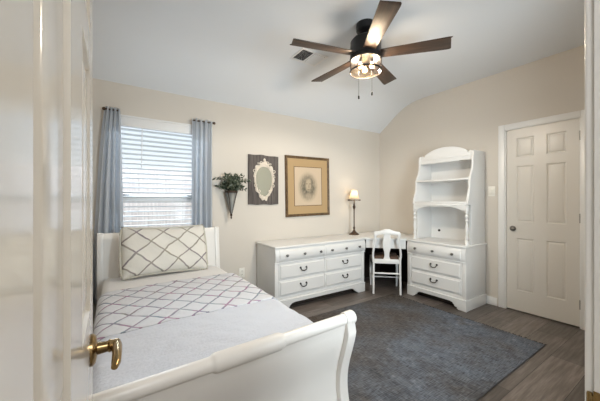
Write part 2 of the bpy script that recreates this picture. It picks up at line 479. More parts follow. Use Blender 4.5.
# baseboards
def baseboard(name, a, b, nrm, label):
    (x0, y0), (x1, y1) = a, b
    mb = MB(); t, h = 0.014, 0.095
    lo = (min(x0, x1, x0 + nrm[0] * t), min(y0, y1, y0 + nrm[1] * t), 0)
    hi = (max(x0, x1, x0 + nrm[0] * t), max(y0, y1, y0 + nrm[1] * t), h)
    mb.box(lo, hi, 0.006)
    struct(mb.build(name, M['trim']), label, 'baseboard')
baseboard('baseboard_back', (XL, YB), (XR - 0.015, YB), (0, -1), 'white baseboard along the window wall')
baseboard('baseboard_right', (XR, CY1 + 0.072), (XR, YB - 0.015), (-1, 0), 'white baseboard beside the closed door')
baseboard('baseboard_front', (DX1 + 0.075, YF), (XR - 0.015, YF), (0, 1), 'white baseboard on the doorway wall')

# window
o = MB()
fy0, fy1 = YB + 0.085, YB + 0.14
fw = 0.045
o.box((WX0, fy0, WZ0), (WX0 + fw, fy1, WZ1), 0.004).box((WX1 - fw, fy0, WZ0), (WX1, fy1, WZ1), 0.004)
o.box((WX0 + fw, fy0, WZ0), (WX1 - fw, fy1, WZ0 + fw), 0.004).box((WX0 + fw, fy0, WZ1 - fw), (WX1 - fw, fy1, WZ1), 0.004)
win = struct(o.build('window_1', M['vinyl']), 'white framed window behind the blind', 'window')
MB().box((WX0 + fw, fy0 + 0.004, 1.225), (WX1 - fw, fy1 - 0.01, 1.285), 0.005).build('meeting_rail', M['vinyl'], win)
MB().box((WX0 + fw, fy0 + 0.030, 1.285), (WX1 - fw, fy0 + 0.034, WZ1 - fw)).build('upper_pane', M['pane'], win)
MB().box((WX0 + fw, fy0 + 0.018, WZ0 + fw), (WX1 - fw, fy0 + 0.022, 1.225)).build('lower_pane', M['pane'], win)
for sx in (WX0 + 0.13, WX1 - 0.19):
    MB().box((sx, fy0 - 0.012, 1.285), (sx + 0.06, fy0 + 0.01, 1.297), 0.003).build('sash_lock', M['nickel'], win)
o = MB()  # added window, out of the camera's view, to let in fill light
o.box((VX0, 0.01, VZ0), (VX0 + 0.05, 0.06, VZ1), 0.004).box((VX1 - 0.05, 0.01, VZ0), (VX1, 0.06, VZ1), 0.004)
o.box((VX0 + 0.05, 0.01, VZ0), (VX1 - 0.05, 0.06, VZ0 + 0.05), 0.004).box((VX0 + 0.05, 0.01, VZ1 - 0.05), (VX1 - 0.05, 0.06, VZ1), 0.004)
w2 = struct(o.build('fill_window', M['vinyl']), 'white framed window added unseen in the doorway wall for fill', 'window')
MB().box(((VX0 + VX1) / 2 - 0.025, 0.015, VZ0 + 0.05), ((VX0 + VX1) / 2 + 0.025, 0.055, VZ1 - 0.05), 0.004).build('mullion', M['vinyl'], w2)
for a, b in ((VX0 + 0.05, (VX0 + VX1) / 2 - 0.025), ((VX0 + VX1) / 2 + 0.025, VX1 - 0.05)):
    MB().box((a, 0.032, VZ0 + 0.05), (b, 0.036, VZ1 - 0.05)).build('pane', M['pane'], w2)
o = MB().box((WX0 - 0.03, YB - 0.025, WZ0 - 0.02), (WX1 + 0.03, YB - 0.0005, WZ0), 0.004)
o.box((WX0 + 0.001, YB, WZ0 + 0.0005), (WX1 - 0.001, fy0 - 0.001, WZ0 + 0.012), 0.002)
struct(o.build('trim_3', M['trim']), 'white window sill', 'sill')

# ------------------------------------------------------------------ doors
def door_leaf(mb, w, h, t, cols, rows, gw=0.034, d=0.010):
    """leaf in local x 0..w, z 0..h, faces at y=0 (front, -y) and y=t; moulded six panel skin on both"""
    bm = mb.bm
    xs = sorted({0.0, w, *[c for p in cols for c in p]}); zs = sorted({0.0, h, *[c for p in rows for c in p]})
    for side in (0, 1):
        y0 = 0.0 if side == 0 else t; s = 1 if side == 0 else -1
        def ring(x0, x1, z0, z1, dep):
            return [bm.verts.new((x, y0 + s * dep, z)) for x, z in ((x0, z0), (x1, z0), (x1, z1), (x0, z1))]
        for i in range(len(xs) - 1):
            for j in range(len(zs) - 1):
                x0, x1, z0, z1 = xs[i], xs[i + 1], zs[j], zs[j + 1]
                if (x0, x1) in cols and (z0, z1) in rows:
                    st = [(0, 0), (0.004, d * 0.5), (gw * 0.35, d), (gw * 0.62, d), (gw, d * 0.25), (gw + 0.004, d * 0.15)]
                    rs = [ring(x0 + a, x1 - a, z0 + a, z1 - a, dp) for a, dp in st]
                    for q in range(len(rs) - 1):
                        for k in range(4):
                            bm.faces.new((rs[q][k], rs[q][(k + 1) % 4], rs[q + 1][(k + 1) % 4], rs[q + 1][k]))
                    bm.faces.new(rs[-1])
                else:
                    bm.faces.new(ring(x0, x1, z0, z1, 0))
    for (a, b) in (((0, 0), (w, 0)), ((w, 0), (w, h)), ((w, h), (0, h)), ((0, h), (0, 0))):
        bm.faces.new([bm.verts.new(p) for p in ((a[0], 0, a[1]), (b[0], 0, b[1]), (b[0], t, b[1]), (a[0], t, a[1]))])
    bmesh.ops.remove_doubles(bm, verts=bm.verts, dist=0.0003)
    bmesh.ops.recalc_face_normals(bm, faces=bm.faces)
    return mb

# closed door on the right wall: front faces -X, local x runs towards -Y
CW = CY1 - CY0 - 0.03
dr = struct(door_leaf(MB(), CW, 2.012, 0.035,
            [(0.095, 0.095 + 0.155), (CW - 0.095 - 0.155, CW - 0.095)], [(0.22, 0.80), (0.98, 1.60), (1.70, 1.91)], 0.026, 0.008)
            .build('door_1', M['door'], smooth=20), 'closed six panel door with a lever handle', 'door')
dr.location = (XR + 0.012, CY1 - 0.015, 0.012); dr.rotation_euler = (0, 0, -PI / 2)
hd = MB()
hd.lathe([(0.0, 0.0), (0.030, 0.0), (0.030, -0.006), (0.012, -0.010), (0.010, -0.045), (0.0, -0.045)], (0.06, 0, 0.905), 20, 'y', False)
hd.tube([(0.052, -0.042, 0.905), (0.068, -0.046, 0.905), (0.085, -0.044, 0.906), (0.105, -0.040, 0.905)], [0.010, 0.010, 0.008, 0.006], 10)
hd.build('door_handle', M['nickel'], dr)
for z in (0.17, 1.0, 1.80):
    MB().lathe([(0.0075, z), (0.0075, z + 0.09)], (CW + 0.006, -0.004, 0), 12).build('hinge', M['nickel'], dr)
# casing and jamb
def casing(mb, axis_pts, t=0.012): pass
o = MB()
cw = 0.062
o.box((XR - 0.014, CY1 - 0.003, 0), (XR, CY1 + cw, CZ + cw), 0.005)
o.box((XR - 0.014, CY0 - cw, 0), (XR, CY0 + 0.003, CZ + cw), 0.005)
o.box((XR - 0.014, CY0 + 0.003, CZ - 0.003), (XR, CY1 - 0.003, CZ + cw), 0.005)
o.box((XR + 0.001, CY1 - 0.012, 0), (XR + 0.10, CY1, CZ)).box((XR + 0.001, CY0, 0), (XR + 0.10, CY0 + 0.012, CZ)).box((XR + 0.001, CY0, CZ - 0.006), (XR + 0.10, CY1, CZ))
struct(o.build('trim_1', M['trim']), 'white casing around the closed door', 'casing')

# open door beside the camera: leaf face is at x=-0.038, from the hinge at y=.11 to y=.81
LW = 0.705
dl = struct(door_leaf(MB(), LW, 2.03, 0.035,
            [(0.100, 0.280), (LW - 0.280, LW - 0.100)], [(0.20, 0.80), (0.99, 1.488), (1.56, 1.90)], 0.038, 0.013)
            .build('door_2', M['gloss_door'], smooth=20), 'glossy white panel door standing open at the left', 'door')
dl.location = (-0.038, 0.122, 0.012); dl.rotation_euler = (0, 0, PI / 2)
# local: x -> +Y, y -> -X ; front (y=0) faces +X
hd = MB()
hx, hz = 0.637, 0.895
hd.lathe([(0.0, 0.0), (0.033, 0.0), (0.033, -0.004), (0.028, -0.009), (0.013, -0.012), (0.0115, -0.030), (0.014, -0.034), (0.0115, -0.04), (0.0115, -0.051), (0.0, -0.053)], (hx, 0, hz), 24, 'y', False)
hd.tube([(hx + 0.010, -0.046, hz), (hx - 0.01, -0.047, hz), (hx - 0.05, -0.047, hz + 0.002), (hx - 0.085, -0.045, hz), (hx - 0.098, -0.042, hz - 0.003)], [0.009, 0.0105, 0.009, 0.0085, 0.006], 12)
tag(hd.build('door_handle', M['brass'], dl), 'brass lever handle')
MB().box((LW - 0.001, 0.006, hz - 0.028), (LW + 0.0015, 0.029, hz + 0.028)).build('latch_plate', M['brass'], dl)
for z in (0.18, 1.0, 1.78):
    MB().lathe([(0.007, z), (0.007, z + 0.09)], (-0.008, 0.002, 0), 12).build('hinge', M['brass'], dl)
# jamb and casing of the doorway
o = MB()
o.box((DX1, -0.002, 0), (DX1 + 0.02, YF + 0.003, DZ + 0.02), 0.0025)
o.box((DX0 - 0.02, -0.002, 0), (DX0, YF + 0.0, DZ + 0.02), 0.003)
o.box((DX0, -0.002, DZ), (DX1, YF + 0.002, DZ + 0.02), 0.003)
o.box((DX1 + 0.004, YF + 0.003, 0), (DX1 + 0.066, YF + 0.0150, DZ + 0.066), 0.0045, 4)
o.box((DX0 - 0.006, YF + 0.002, DZ + 0.006), (DX1 + 0.006, YF + 0.014, DZ + 0.066), 0.005)
jb = struct(o.build('trim_2', M['trim']), 'white jamb and casing of the doorway at the right edge', 'casing')
o = MB().box((DX1 - 0.0016, 0.06, 0.855), (DX1 + 0.0005, YF + 0.003, 0.911), 0.0006)
o.lathe([(0.0, 0.0), (0.0035, 0.001), (0.0042, 0.004), (0.0042, 0.044), (0.0035, 0.047), (0.0, 0.048)], (DX1 + 0.0012, YF + 0.0075, 0.859), 12, caps=False)
o.box((DX1 - 0.0014, YF, 0.863), (DX1 + 0.0006, YF + 0.007, 0.903))
tag(o.build('strike_plate', M['brass'], jb), 'brass strike plate')

# ------------------------------------------------------------------ outdoors
struct(MB().box((-12, YB + 0.16, -0.6), (14, 24, -0.5)).build('ground', M['ground']), 'ground outside the window', 'ground')
fr = MB()
for k in range(60):
    x = -5.0 + k * 0.19
    fr.box((x, 7.5, -0.5), (x + 0.188, 7.53, 1.95), 0.002)
fn = fr.build('fence', M['fence']); tag(fn, 'pale plank fence glimpsed through the window blind', 'fence')
MB().box((-5, 7.54, 1.5), (6.4, 7.58, 1.6)).box((-5, 7.54, 0.0), (6.4, 7.58, 0.1)).build('rail', M['fence'], fn)

# ------------------------------------------------------------------ window blind
bl = thing('window_blind', 'white slatted horizontal blind lowered in the window', 'blind', (0.42, YB + 0.045, 0))
bw = 0.455
vl = MB().box((-bw - 0.03, -0.066, 1.950), (bw + 0.03, -0.046, 2.045), 0.004)
vl.box((-bw - 0.03, -0.072, 2.030), (bw + 0.03, -0.060, 2.050), 0.004).box((-bw - 0.03, -0.069, 1.944), (bw + 0.03, -0.060, 1.956), 0.003)
vl.box((-bw - 0.03, -0.050, 2.032), (bw + 0.03, -0.0455, 2.048), 0.001)
tag(vl.build('valance', M['vinyl'], bl), 'white valance over the top of the slats')
MB().box((-bw + 0.002, -0.030, 1.955), (bw - 0.002, 0.026, 2.005), 0.003).build('headrail', M['blind'], bl)
sl = MB()
z = 1.925
while z > 0.865:
    pts = []
    for q in range(5):
        u = -0.024 + 0.012 * q
        pts.append((u, z - 0.17 * u + 0.005 * (1 - (u / 0.024) ** 2)))
    top = [(a, b + 0.0035) for a, b in reversed(pts)]
    sl.prism(pts + top, 'x', -bw + 0.004, bw - 0.004)
    z -= 0.0475
sl.build('slats', M['blind'], bl)
MB().box((-bw + 0.004, -0.024, 0.828), (bw - 0.004, 0.024, 0.846), 0.004).build('bottom_rail', M['blind'], bl)
for x in (-0.33, 0.33):
    MB().tube([(x, -0.027, 1.945), (x, -0.027, 0.84)], 0.0012, 6).build('ladder_cord', M['cord'], bl)
MB().tube([(-0.17, -0.040, 1.95), (-0.172, -0.040, 1.7), (-0.175, -0.040, 1.55)], 0.0035, 8).build('tilt_wand', M['cord'], bl)

# ------------------------------------------------------------------ curtains
def curtain(x0t, x1t, x0b, x1b, ztop, zbot, y, nw, label, amp0=0.014, amp1=0.026):
    def fn(u, v):
        e = v ** 0.75
        a = x0t + (x0b - x0t) * e; b = x1t + (x1b - x1t) * e
        amp = amp0 + (amp1 - amp0) * min(1, v * 1.5)
        ph = 2 * PI * nw * u
        x = a + (b - a) * (u + 0.025 * math.sin(ph * 0.5 + 1.0) * v)
        yy = y + amp * math.sin(ph + 0.7 * math.sin(3 * v)) + 0.006 * math.sin(2.3 * ph + 4 * v)
        if v < 0.05: x += 0.004 * math.sin(5 * ph)
        zz = ztop + (zbot - ztop) * v ** 1.25 + 0.010 * math.sin(ph * 1.5 + 0.6) * (1 - v)
        return (x, yy, zz)
    o = MB().grid(fn, nw * 14, 40).build('curtain', M['curtain'], solid=0.0025, smooth=0)
    tag(o, label, 'curtain', 'curtains')
    return o
curtain(-0.045, 0.060, -0.165, 0.095, 2.090, 0.30, 3.150, 4, 'grey curtain flaring out on the left side of the window')
curtain(0.715, 0.925, 0.705, 0.925, 2.105, 0.30, 3.150, 4, 'grey curtain hanging straight on the right of the window')
def rod(xa, xb, xf, z, label):
    t = thing('curtain_rod', label, 'curtain rod', (xa, 3.150, z), 0, 'curtain rods')
    d = xb - xa
    MB().tube([(0, 0, 0), (d, 0, 0)], 0.007, 10).build('pole', M['bronze'], t)
    s = -1 if xf < (xa + xb) / 2 else 1
    fx = 0 if s < 0 else d
    MB().ball((fx + s * 0.012, 0, 0), 0.015).build('finial', M['bronze'], t)
    bx = d if s < 0 else 0
    MB().tube([(fx - s * 0.01, 0, 0), (fx - s * 0.01, 0.058, 0)], 0.005, 8).box((fx - s * 0.01 - 0.012, 0.053, -0.02), (fx - s * 0.01 + 0.012, 0.0595, 0.02), 0.002).build('bracket', M['bronze'], t)
rod(-0.050, 0.055, -0.050, 2.072, 'bronze rod holding the flared left curtain')
rod(0.720, 0.935, 0.935, 2.088, 'bronze rod and finial holding the straight right curtain')

# ------------------------------------------------------------------ bed
BX0, BX1 = -0.115, 0.985; BC = (BX0 + BX1) / 2
bed = thing('bed', 'white wooden sleigh bed beneath the window', 'bed', (BC, 0, 0))
hw = (BX1 - BX0) / 2
def sweep(mb, prof, x0, x1, bev=0.0): mb.prism(prof, 'x', x0, x1, bev)
def s_profile(y0, top, flip, bot, thick=0.045, roll=0.042, depth=1.0):
    """sleigh S profile in (y,z); the roll leans towards flip (-1 or +1)"""
    inner, outer = [], []
    n = 22
    for i in range(n + 1):
        t = i / n; z = bot + (top - roll * 0.6 - bot) * t
        off = 0.055 * math.sin((t - 0.30) * PI * 1.15) * (-1)
        off = depth * (0.030 - 0.085 * math.exp(-((t - 0.60) / 0.30) ** 2) + 0.035 * t * t)
        inner.append((y0 + flip * off, z)); outer.append((y0 + flip * (off + thick), z))
    return inner, outer
# footboard: roll towards the camera (-y)
def foot_prof(extra=0.0, roll=0.036, thick=0.05):
    yc = 1.075
    pts_in, pts_out = [], []
    n = 24; ztop = 0.648
    for i in range(n + 1):
        t = i / n; z = 0.012 + (ztop - 0.012) * t
        # outer surface distance in front of the reference plane
        off = 0.055 * math.cos(t * PI * 1.0) ** 2 - 0.012 + 0.0 * t
        if t > 0.5: off = 0.055 * (math.sin((t - 0.5) * PI)) ** 2 * 1.15 - 0.012
        pts_out.append((yc - thick - off - extra, z)); pts_in.append((yc - off * 0.75 + 0.006, z))
    ro = pts_out[-1]; ri = pts_in[-1]
    # scroll
    cy, cz, r = yc - 0.072, ztop + 0.008, roll + extra
    arc = []
    for k in range(15):
        a = math.radians(215 - k * 17)
        arc.append((cy + r * math.cos(a), cz + r * math.sin(a)))
    return pts_out[:-2] + arc + list(reversed(pts_in[:-1]))
fb = MB()
fb.prism(foot_prof(0.0, 0.020, 0.034), 'x', -hw + 0.05, hw - 0.05)
fbo = fb.build('footboard', M['bed_white'], bed, smooth=40)
for s in (-1, 1):
    a, b = (hw - 0.055, hw) if s > 0 else (-hw, -hw + 0.055)
    MB().prism(foot_prof(0.010, 0.022), 'x', a, b, 0.005).build('post', M['bed_white'], fbo, smooth=40)
# turned scroll rail with raised centre
rail = MB()
def rr(x):
    e = abs(x)
    k = 1 / (1 + math.exp((e - 0.142) / 0.004))
    base = 0.026 + 0.008 * k
    if e > hw - 0.034: base += 0.007 * min(1, (e - (hw - 0.034)) / 0.010) - 0.002 * max(0, (e - hw) / 0.004)
    return base
xs = [-hw - 0.004 + (2 * hw + 0.008) * i / 280 for i in range(281)]
prof = [(0.0, xs[0])] + [(rr(x), x) for x in xs] + [(0.0, xs[-1])]
rail.lathe(prof[1:-1], (0, 1.003, 0.656), 26, 'x')
rail.build('scroll_rail', M['bed_white'], fbo, smooth=40)
MB().box((-hw + 0.052, 1.0, 0.05), (hw - 0.052, 1.06, 0.13), 0.006).build('bottom_rail', M['bed_white'], fbo)
TH = math.radians(2.2)
fbo.rotation_euler = (0, 0, TH); fbo.location = (1.03 * math.sin(TH), 1.03 * (1 - math.cos(TH)), 0)
# headboard
def head_prof(y, thick, top):
    out = []
    for i in range(20):
        t = i / 19; z = top * t
        off = 0.035 * math.sin(max(0, (t - 0.5)) * PI) ** 2
        out.append((y + off, z))
    back = [(a + thick, b) for a, b in reversed(out)]
    return out + [(out[-1][0] + thick * 0.3, top + 0.012), (out[-1][0] + thick * 0.75, top + 0.010)] + back
hb = MB().prism(head_prof(3.040, 0.026, 0.925), 'x', -hw + 0.045, hw - 0.045).build('headboard', M['bed_white'], bed, smooth=40)
for s in (-1, 1):
    a, b = (hw - 0.05, hw - 0.005) if s > 0 else (-hw + 0.005, -hw + 0.05)
    MB().prism(head_prof(3.028, 0.045, 0.932), 'x', a, b, 0.004).build('post', M['bed_white'], hb, smooth=40)
hb.rotation_euler = (0, 0, TH); hb.location = (3.05 * math.sin(TH), 3.05 * (1 - math.cos(TH)) - 0.004, 0)
for s in (-1, 1):
    MB().box((s * hw - s * 0.010, 1.09, 0.17), (s * hw - s * 0.038, 3.035, 0.36), 0.005).build('side_rail', M['bed_white'], bed)
slat = MB()
for k in range(9):
    slat.box((-hw + 0.042, 1.2 + k * 0.21, 0.25), (hw - 0.042, 1.28 + k * 0.21, 0.268))
slat.build('slat_base', M['dark_wood_and_shadow'], bed)

# mattress and bedding
MX0, MX1, MY0, MY1, MZ0, MZ1 = BC - 0.505, BC + 0.503, 1.105, 3.015, 0.272, 0.552
mt = MB().box((MX0, MY0, MZ0), (MX1, MY1, MZ1), 0.055, 6).build('mattress', M['sheet'], smooth=50)
tag(mt, 'mattress in a plain white sheet on the bed, bare by the pillow', 'mattress')

def drape(name, y0, y1, lift, zlow, material, nu, nv, wr, label, cat, uvs=(1, 1), skew=0.0, thick=0.008):
    """cloth laid over the mattress from side to side"""
    r = 0.06
    hwid = (MX1 - MX0) / 2 + lift
    ztop = MZ1 + lift
    drop = ztop - r - zlow
    seg1, seg2, seg3 = drop, r * PI / 2, 2 * (hwid - r)
    total = 2 * seg1 + 2 * seg2 + seg3
    def cross(s):
        if s < seg1: return (-hwid, zlow + s)
        s -= seg1
        if s < seg2:
            a = s / r; return (-hwid + r - r * math.cos(a), ztop - r + r * math.sin(a))
        s -= seg2
        if s < seg3: return (-hwid + r + s, ztop)
        s -= seg3
        if s < seg2:
            a = PI / 2 - s / r; return (hwid - r + r * math.cos(a), ztop - r + r * math.sin(a))
        s -= seg2
        return (hwid, ztop - r - s)
    def fn(u, v):
        x, z = cross(u * total)
        sk = skew * (u - 0.5)
        y = y0 + sk + (y1 - y0) * v
        if y1 - 0.001 < MY0 + 3: pass
        side = z < ztop - r
        n = wr * (math.sin(9 * u + 14 * y) * 0.35 + math.sin(31 * y + 5 * u + 2 * math.sin(11 * u)) * 0.5 + math.sin(47 * u + 9 * y) * 0.25)
        bulge = 0.012 * math.sin(PI * min(1, max(0, u))) if not side else 0
        return (BC + x + (0 if not side else n * 0.8 * (1 if x > 0 else -1)), y + 0.25 * n, z + (abs(n) if not side else 0) + bulge)
    o = MB().grid(fn, nu, nv, lambda u, v: (u * total * uvs[0], (y0 + (y1 - y0) * v) * uvs[1])).build(name, material, solid=thick, smooth=0)
    return tag(o, label, cat)
drape('coverlet', 1.112, 1.705, 0.008, 0.372, M['coverlet'], 90, 50, 0.006, 'plain white textured coverlet on the foot half of the bed', 'coverlet')
drape('quilt', 1.665, 2.46, 0.015, 0.370, M['quilt'], 90, 60, 0.004, 'white quilt patterned with coloured diamonds lying across the bed', 'quilt', skew=0.05, thick=0.005)

# pillow sham leaning on the headboard
pw, ph, pt = 0.365, 0.215, 0.085
def pil(side):
    def fn(u, v):
        a, b = 2 * u - 1, 2 * v - 1
        k = ((1 - a ** 4) * (1 - b ** 4))
        th = pt * max(k, 0) ** 0.55
        x = pw * a * (1 - 0.05 * (b * b)) * (1.0); z = ph * b * (1 - 0.06 * (1 - a * a) * 1.0 - 0.0 * a)
        x *= 1 + 0.03 * abs(b) ** 3; z *= 1 + 0.08 * abs(a) ** 6
        return (x, -side * th + 0.006 * math.sin(9 * a + 5 * b) * k, z)
    return fn
pb = MB(); pb.grid(pil(1), 40, 28, lambda u, v: (u * pw * 2, v * ph * 2)); pb.grid(pil(-1), 40, 28, lambda u, v: (u * pw * 2, v * ph * 2))
bmesh.ops.remove_doubles(pb.bm, verts=pb.bm.verts, dist=0.0005); bmesh.ops.recalc_face_normals(pb.bm, faces=pb.bm.faces)
pillow = pb.build('pillow', M['sham'], smooth=0)
pillow.location = (0.425, 2.885, 0.775); pillow.rotation_euler = (-math.radians(20), math.radians(0.8), math.radians(3))
tag(pillow, 'cream pillow with a diamond line pattern leaning on the headboard', 'pillow')
path = []
for k in range(121):
    a = 2 * PI * k / 120
    ca, sa = math.cos(a), math.sin(a)
    e = 0.16
    a_, b_ = math.copysign(abs(ca) ** e, ca), math.copysign(abs(sa) ** e, sa)
    x = pw * a_ * (1 - 0.05 * (b_ * b_)) * (1 + 0.03 * abs(b_) ** 3); z = ph * b_ * (1 - 0.06 * (1 - a_ * a_)) * (1 + 0.08 * abs(a_) ** 6)
    path.append((x * 1.01, 0, z * 1.015))
MB().tube(path, [0.008 + 0.003 * math.sin(k * 2.1) for k in range(121)], 8).build('fringe_trim', M['welt'], pillow)

# ------------------------------------------------------------------ drawer cases
def bail_pull(par, x, z, y):
    p = MB()
    for s in (-1, 1):
        p.lathe([(0.0, 0.0), (0.011, 0.0), (0.012, -0.004), (0.006, -0.007), (0.006, -0.016), (0.0, -0.018)], (x + s * 0.040, y, z + 0.012), 12, 'y', False)
    pts = []
    for k in range(13):
        a = PI * k / 12
        pts.append((x - 0.040 * math.cos(a), y - 0.015 - 0.004 * math.sin(a), z + 0.012 - 0.034 * math.sin(a) ** 0.7))
    p.tube(pts, [0.0035 + 0.0025 * math.sin(PI * k / 12) for k in range(13)], 8)
    return p.build('bail_pull', M['black'], par)
def knob(par, x, z, y):
    return MB().lathe([(0.0, 0.0), (0.009, 0.0), (0.006, -0.006), (0.007, -0.012), (0.015, -0.018), (0.014, -0.025), (0.006, -0.029), (0.0, -0.029)], (x, y, z), 16, 'y', False).build('knob', M['pewter'], par)
def drawer_front(mb, x0, x1, z0, z1, yb, yf):
    """raised panel drawer front: back plane y=yb, raised face y=yf"""
    bm = mb.bm
    st = [(0, yb), (0, yb - 0.006), (0.004, yb - 0.009), (0.012, yb - 0.010), (0.022, yf), (0.026, yf)]
    rs = [[bm.verts.new((x, y, z)) for x, z in ((x0 + a, z0 + a), (x1 - a, z0 + a), (x1 - a, z1 - a), (x0 + a, z1 - a))] for a, y in st]
    for q in range(len(rs) - 1):
        for k in range(4):
            bm.faces.new((rs[q][k], rs[q][(k + 1) % 4], rs[q + 1][(k + 1) % 4], rs[q + 1][k]))
    bm.faces.new(rs[-1]); bm.faces.new(rs[0])
    bmesh.ops.recalc_face_normals(bm, faces=bm.faces)
    return mb
def case(name, label, cat, loc, rz, w, d, h, ncol, group=None):
    t = thing(name, label, cat, loc, rz, group); W = M['white']; e = w / 2
    b = MB().box((-e + 0.012, 0.014, 0.115), (e - 0.012, d, h - 0.026), 0.003)
    # shallow corner stiles
    b.box((-e + 0.006, 0.006, 0.125), (-e + 0.050, 0.03, h - 0.19), 0.004).box((e - 0.050, 0.006, 0.125), (e - 0.006, 0.03, h - 0.19), 0.004)
    b.box((-e + 0.05, 0.010, 0.125), (e - 0.05, 0.03, 0.158), 0.003)
    b.build('body', W, t)
    tp = MB(); tp.box((-e - 0.004, -0.018, h - 0.026), (e + 0.004, d, h), 0.008, 3); tp.build('top', W, t)
    # cushion shaped frieze under the top
    pr = []
    z0, z1 = h - 0.182, h - 0.027
    for k in range(11):
        q = k / 10; pr.append((0.002 - 0.018 * math.sin(PI * q) ** 0.7, z0 + (z1 - z0) * q))
    fz = MB().prism(pr + [(0.016, z1), (0.016, z0)], 'x', -e + 0.004, e - 0.004, 0.002)
    fz.box((-e + 0.002, -0.006, z0 - 0.010), (e - 0.002, 0.016, z0), 0.003)
    fz.build('frieze', W, t, smooth=40)
    # bracket base with ogee feet
    def bracket(L, f=0.17):
        pts = [(-L, 0.0), (-L, 0.118), (L, 0.118), (L, 0.0), (L - f * 0.72, 0.0)]
        side = []
        for k in range(9):
            q = k / 8
            side.append((L - f * 0.72 - f * 0.28 * q - 0.010 * math.sin(2 * PI * q), 0.0 + 0.026 * q + 0.008 * math.sin(PI * q)))
        side += [(L - f * 1.08, 0.030), (L - f * 1.12, 0.044), (L - f * 1.30, 0.068), (L - f * 1.55, 0.076)]
        pts += side[1:] + [(-a, z) for a, z in reversed(side)]
        return pts
    bs = MB().prism(bracket(e - 0.001, min(0.17, w * 0.16)), 'y', -0.004, 0.022, 0.003)
    bs.box((-e + 0.000, -0.008, 0.106), (e - 0.000, 0.02, 0.126), 0.006)
    bs.build('base', W, t)
    for s in (-1, 1):
        side = [(0.022, 0.0), (d, 0.0), (d, 0.118), (0.022, 0.118)]
        sx0, sx1 = (e - 0.024, e - 0.002) if s > 0 else (-e + 0.002, -e + 0.024)
        MB().prism(side, 'x', sx0, sx1, 0.002).build('base_side', W, t)
    MB().box((-e + 0.03, 0.09, 0.0), (e - 0.03, 0.10, 0.114)).build('base_shadow', M['dark_wood_and_shadow'], t)  # dark board added behind the cutout to look like shadow underneath
    inner = w - 0.10; cwid = inner / ncol
    for c in range(ncol):
        x0 = -inner / 2 + c * cwid + 0.006; x1 = x0 + cwid - 0.012; xm = (x0 + x1) / 2
        pr = []
        za, zb = h - 0.168, h - 0.040
        for k in range(11):
            q = k / 10; pr.append((-0.008 - 0.019 * math.sin(PI * q) ** 0.6, za + (zb - za) * q))
        td = MB().prism(pr + [(-0.002, zb), (-0.002, za)], 'x', x0, x1, 0.002).build('drawer', W, t, smooth=40)
        zk = (za + zb) / 2
        hwk = (x1 - x0) * 0.37
        for kx in (xm - hwk, xm, xm + hwk): knob(td, kx, zk, -0.027)
        for za, zb in ((0.350, h - 0.200), (0.168, 0.340)):
            dd = drawer_front(MB(), x0, x1, za, zb, 0.013, -0.009).build('drawer', W, t, smooth=25)
            bail_pull(dd, xm, (za + zb) / 2 + 0.010, -0.009)
    return t
TOPZ = 0.725
case('dresser', 'long white dresser with two columns of drawers under the pictures', 'dresser', (2.168, 2.715, 0), 0, 1.39, 0.478, TOPZ, 2)
case('chest_of_drawers', 'white three drawer chest beneath the shelf hutch', 'chest of drawers', (3.245, 1.952, 0), -PI / 2, 0.748, 0.478, TOPZ, 1)

# hutch on the chest
hu = thing('hutch', 'white open shelf hutch with arched top standing on the chest', 'hutch', (3.245, 1.950, TOPZ), -PI / 2)
he = 0.350
def spl(pts, n=6):
    out = []
    for i in range(len(pts) - 1):
        p0 = pts[max(i - 1, 0)]; p1 = pts[i]; p2 = pts[i + 1]; p3 = pts[min(i + 2, len(pts) - 1)]
        for k in range(n):
            t = k / n
            out.append(tuple(0.5 * ((2 * p1[j]) + (-p0[j] + p2[j]) * t + (2 * p0[j] - 5 * p1[j] + 4 * p2[j] - p3[j]) * t * t + (-p0[j] + 3 * p1[j] - 3 * p2[j] + p3[j]) * t ** 3) for j in (0, 1)))
    out.append(pts[-1]); return out
HB = 0.478
front = spl([(0.150, 0.0), (0.150, 0.2), (0.150, 0.435), (0.078, 0.455), (0.078, 0.50), (0.100, 0.56), (0.122, 0.63), (0.128, 0.70), (0.136, 0.77), (0.165, 0.82), (0.192, 0.88), (0.203, 0.95), (0.205, 1.02), (0.210, 1.075), (0.235, 1.09)])
side = front + [(HB, 1.09), (HB, 0.0)]
for s in (-1, 1):
    a, b = (he - 0.024, he) if s > 0 else (-he, -he + 0.024)
    MB().prism(side, 'x', a, b, 0.003).build('side_panel', M['white'], hu, smooth=40)
# back with arched crest
bk = MB().box((-he + 0.0245, HB - 0.012, 0.0), (he - 0.0245, HB, 1.07)).build('back_panel', M['white'], hu)
MB().lathe([(0.0, 0), (0.017, 0.0), (0.017, -0.004), (0.0, -0.005)], (-0.21, HB - 0.012, 0.10), 16, 'y', False).build('cable_grommet', M['black'], bk)
arch = [(-he + 0.0245, 0.985), (he - 0.0245, 0.985), (he - 0.0245, 1.085), (he - 0.045, 1.095), (he - 0.058, 1.085), (he - 0.070, 1.070), (he - 0.082, 1.085)]
n = 24; xa = he - 0.075
for k in range(n + 1):
    x = xa - 2 * xa * k / n; arch.append((x, 1.090 + 0.085 * (1 - (x / xa) ** 2) ** 0.8))
arch += [(-he + 0.082, 1.085), (-he + 0.070, 1.070), (-he + 0.058, 1.085), (-he + 0.045, 1.095), (-he + 0.0245, 1.085)]
cr = MB().prism(arch, 'y', 0.222, 0.242, 0.002)
cr.box((-he + 0.0245, 0.215, 1.035), (he - 0.0245, 0.225, 1.047), 0.003)
cr.build('crest', M['white'], hu, smooth=40)
MB().box((-he + 0.0245, 0.243, 1.052), (he - 0.0245, HB - 0.0125, 1.068), 0.002).build('top_panel', M['white'], hu)
MB().box((-he + 0.0245, 0.130, 0.745), (he - 0.0245, HB - 0.0125, 0.767), 0.004).build('shelf', M['white'], hu)
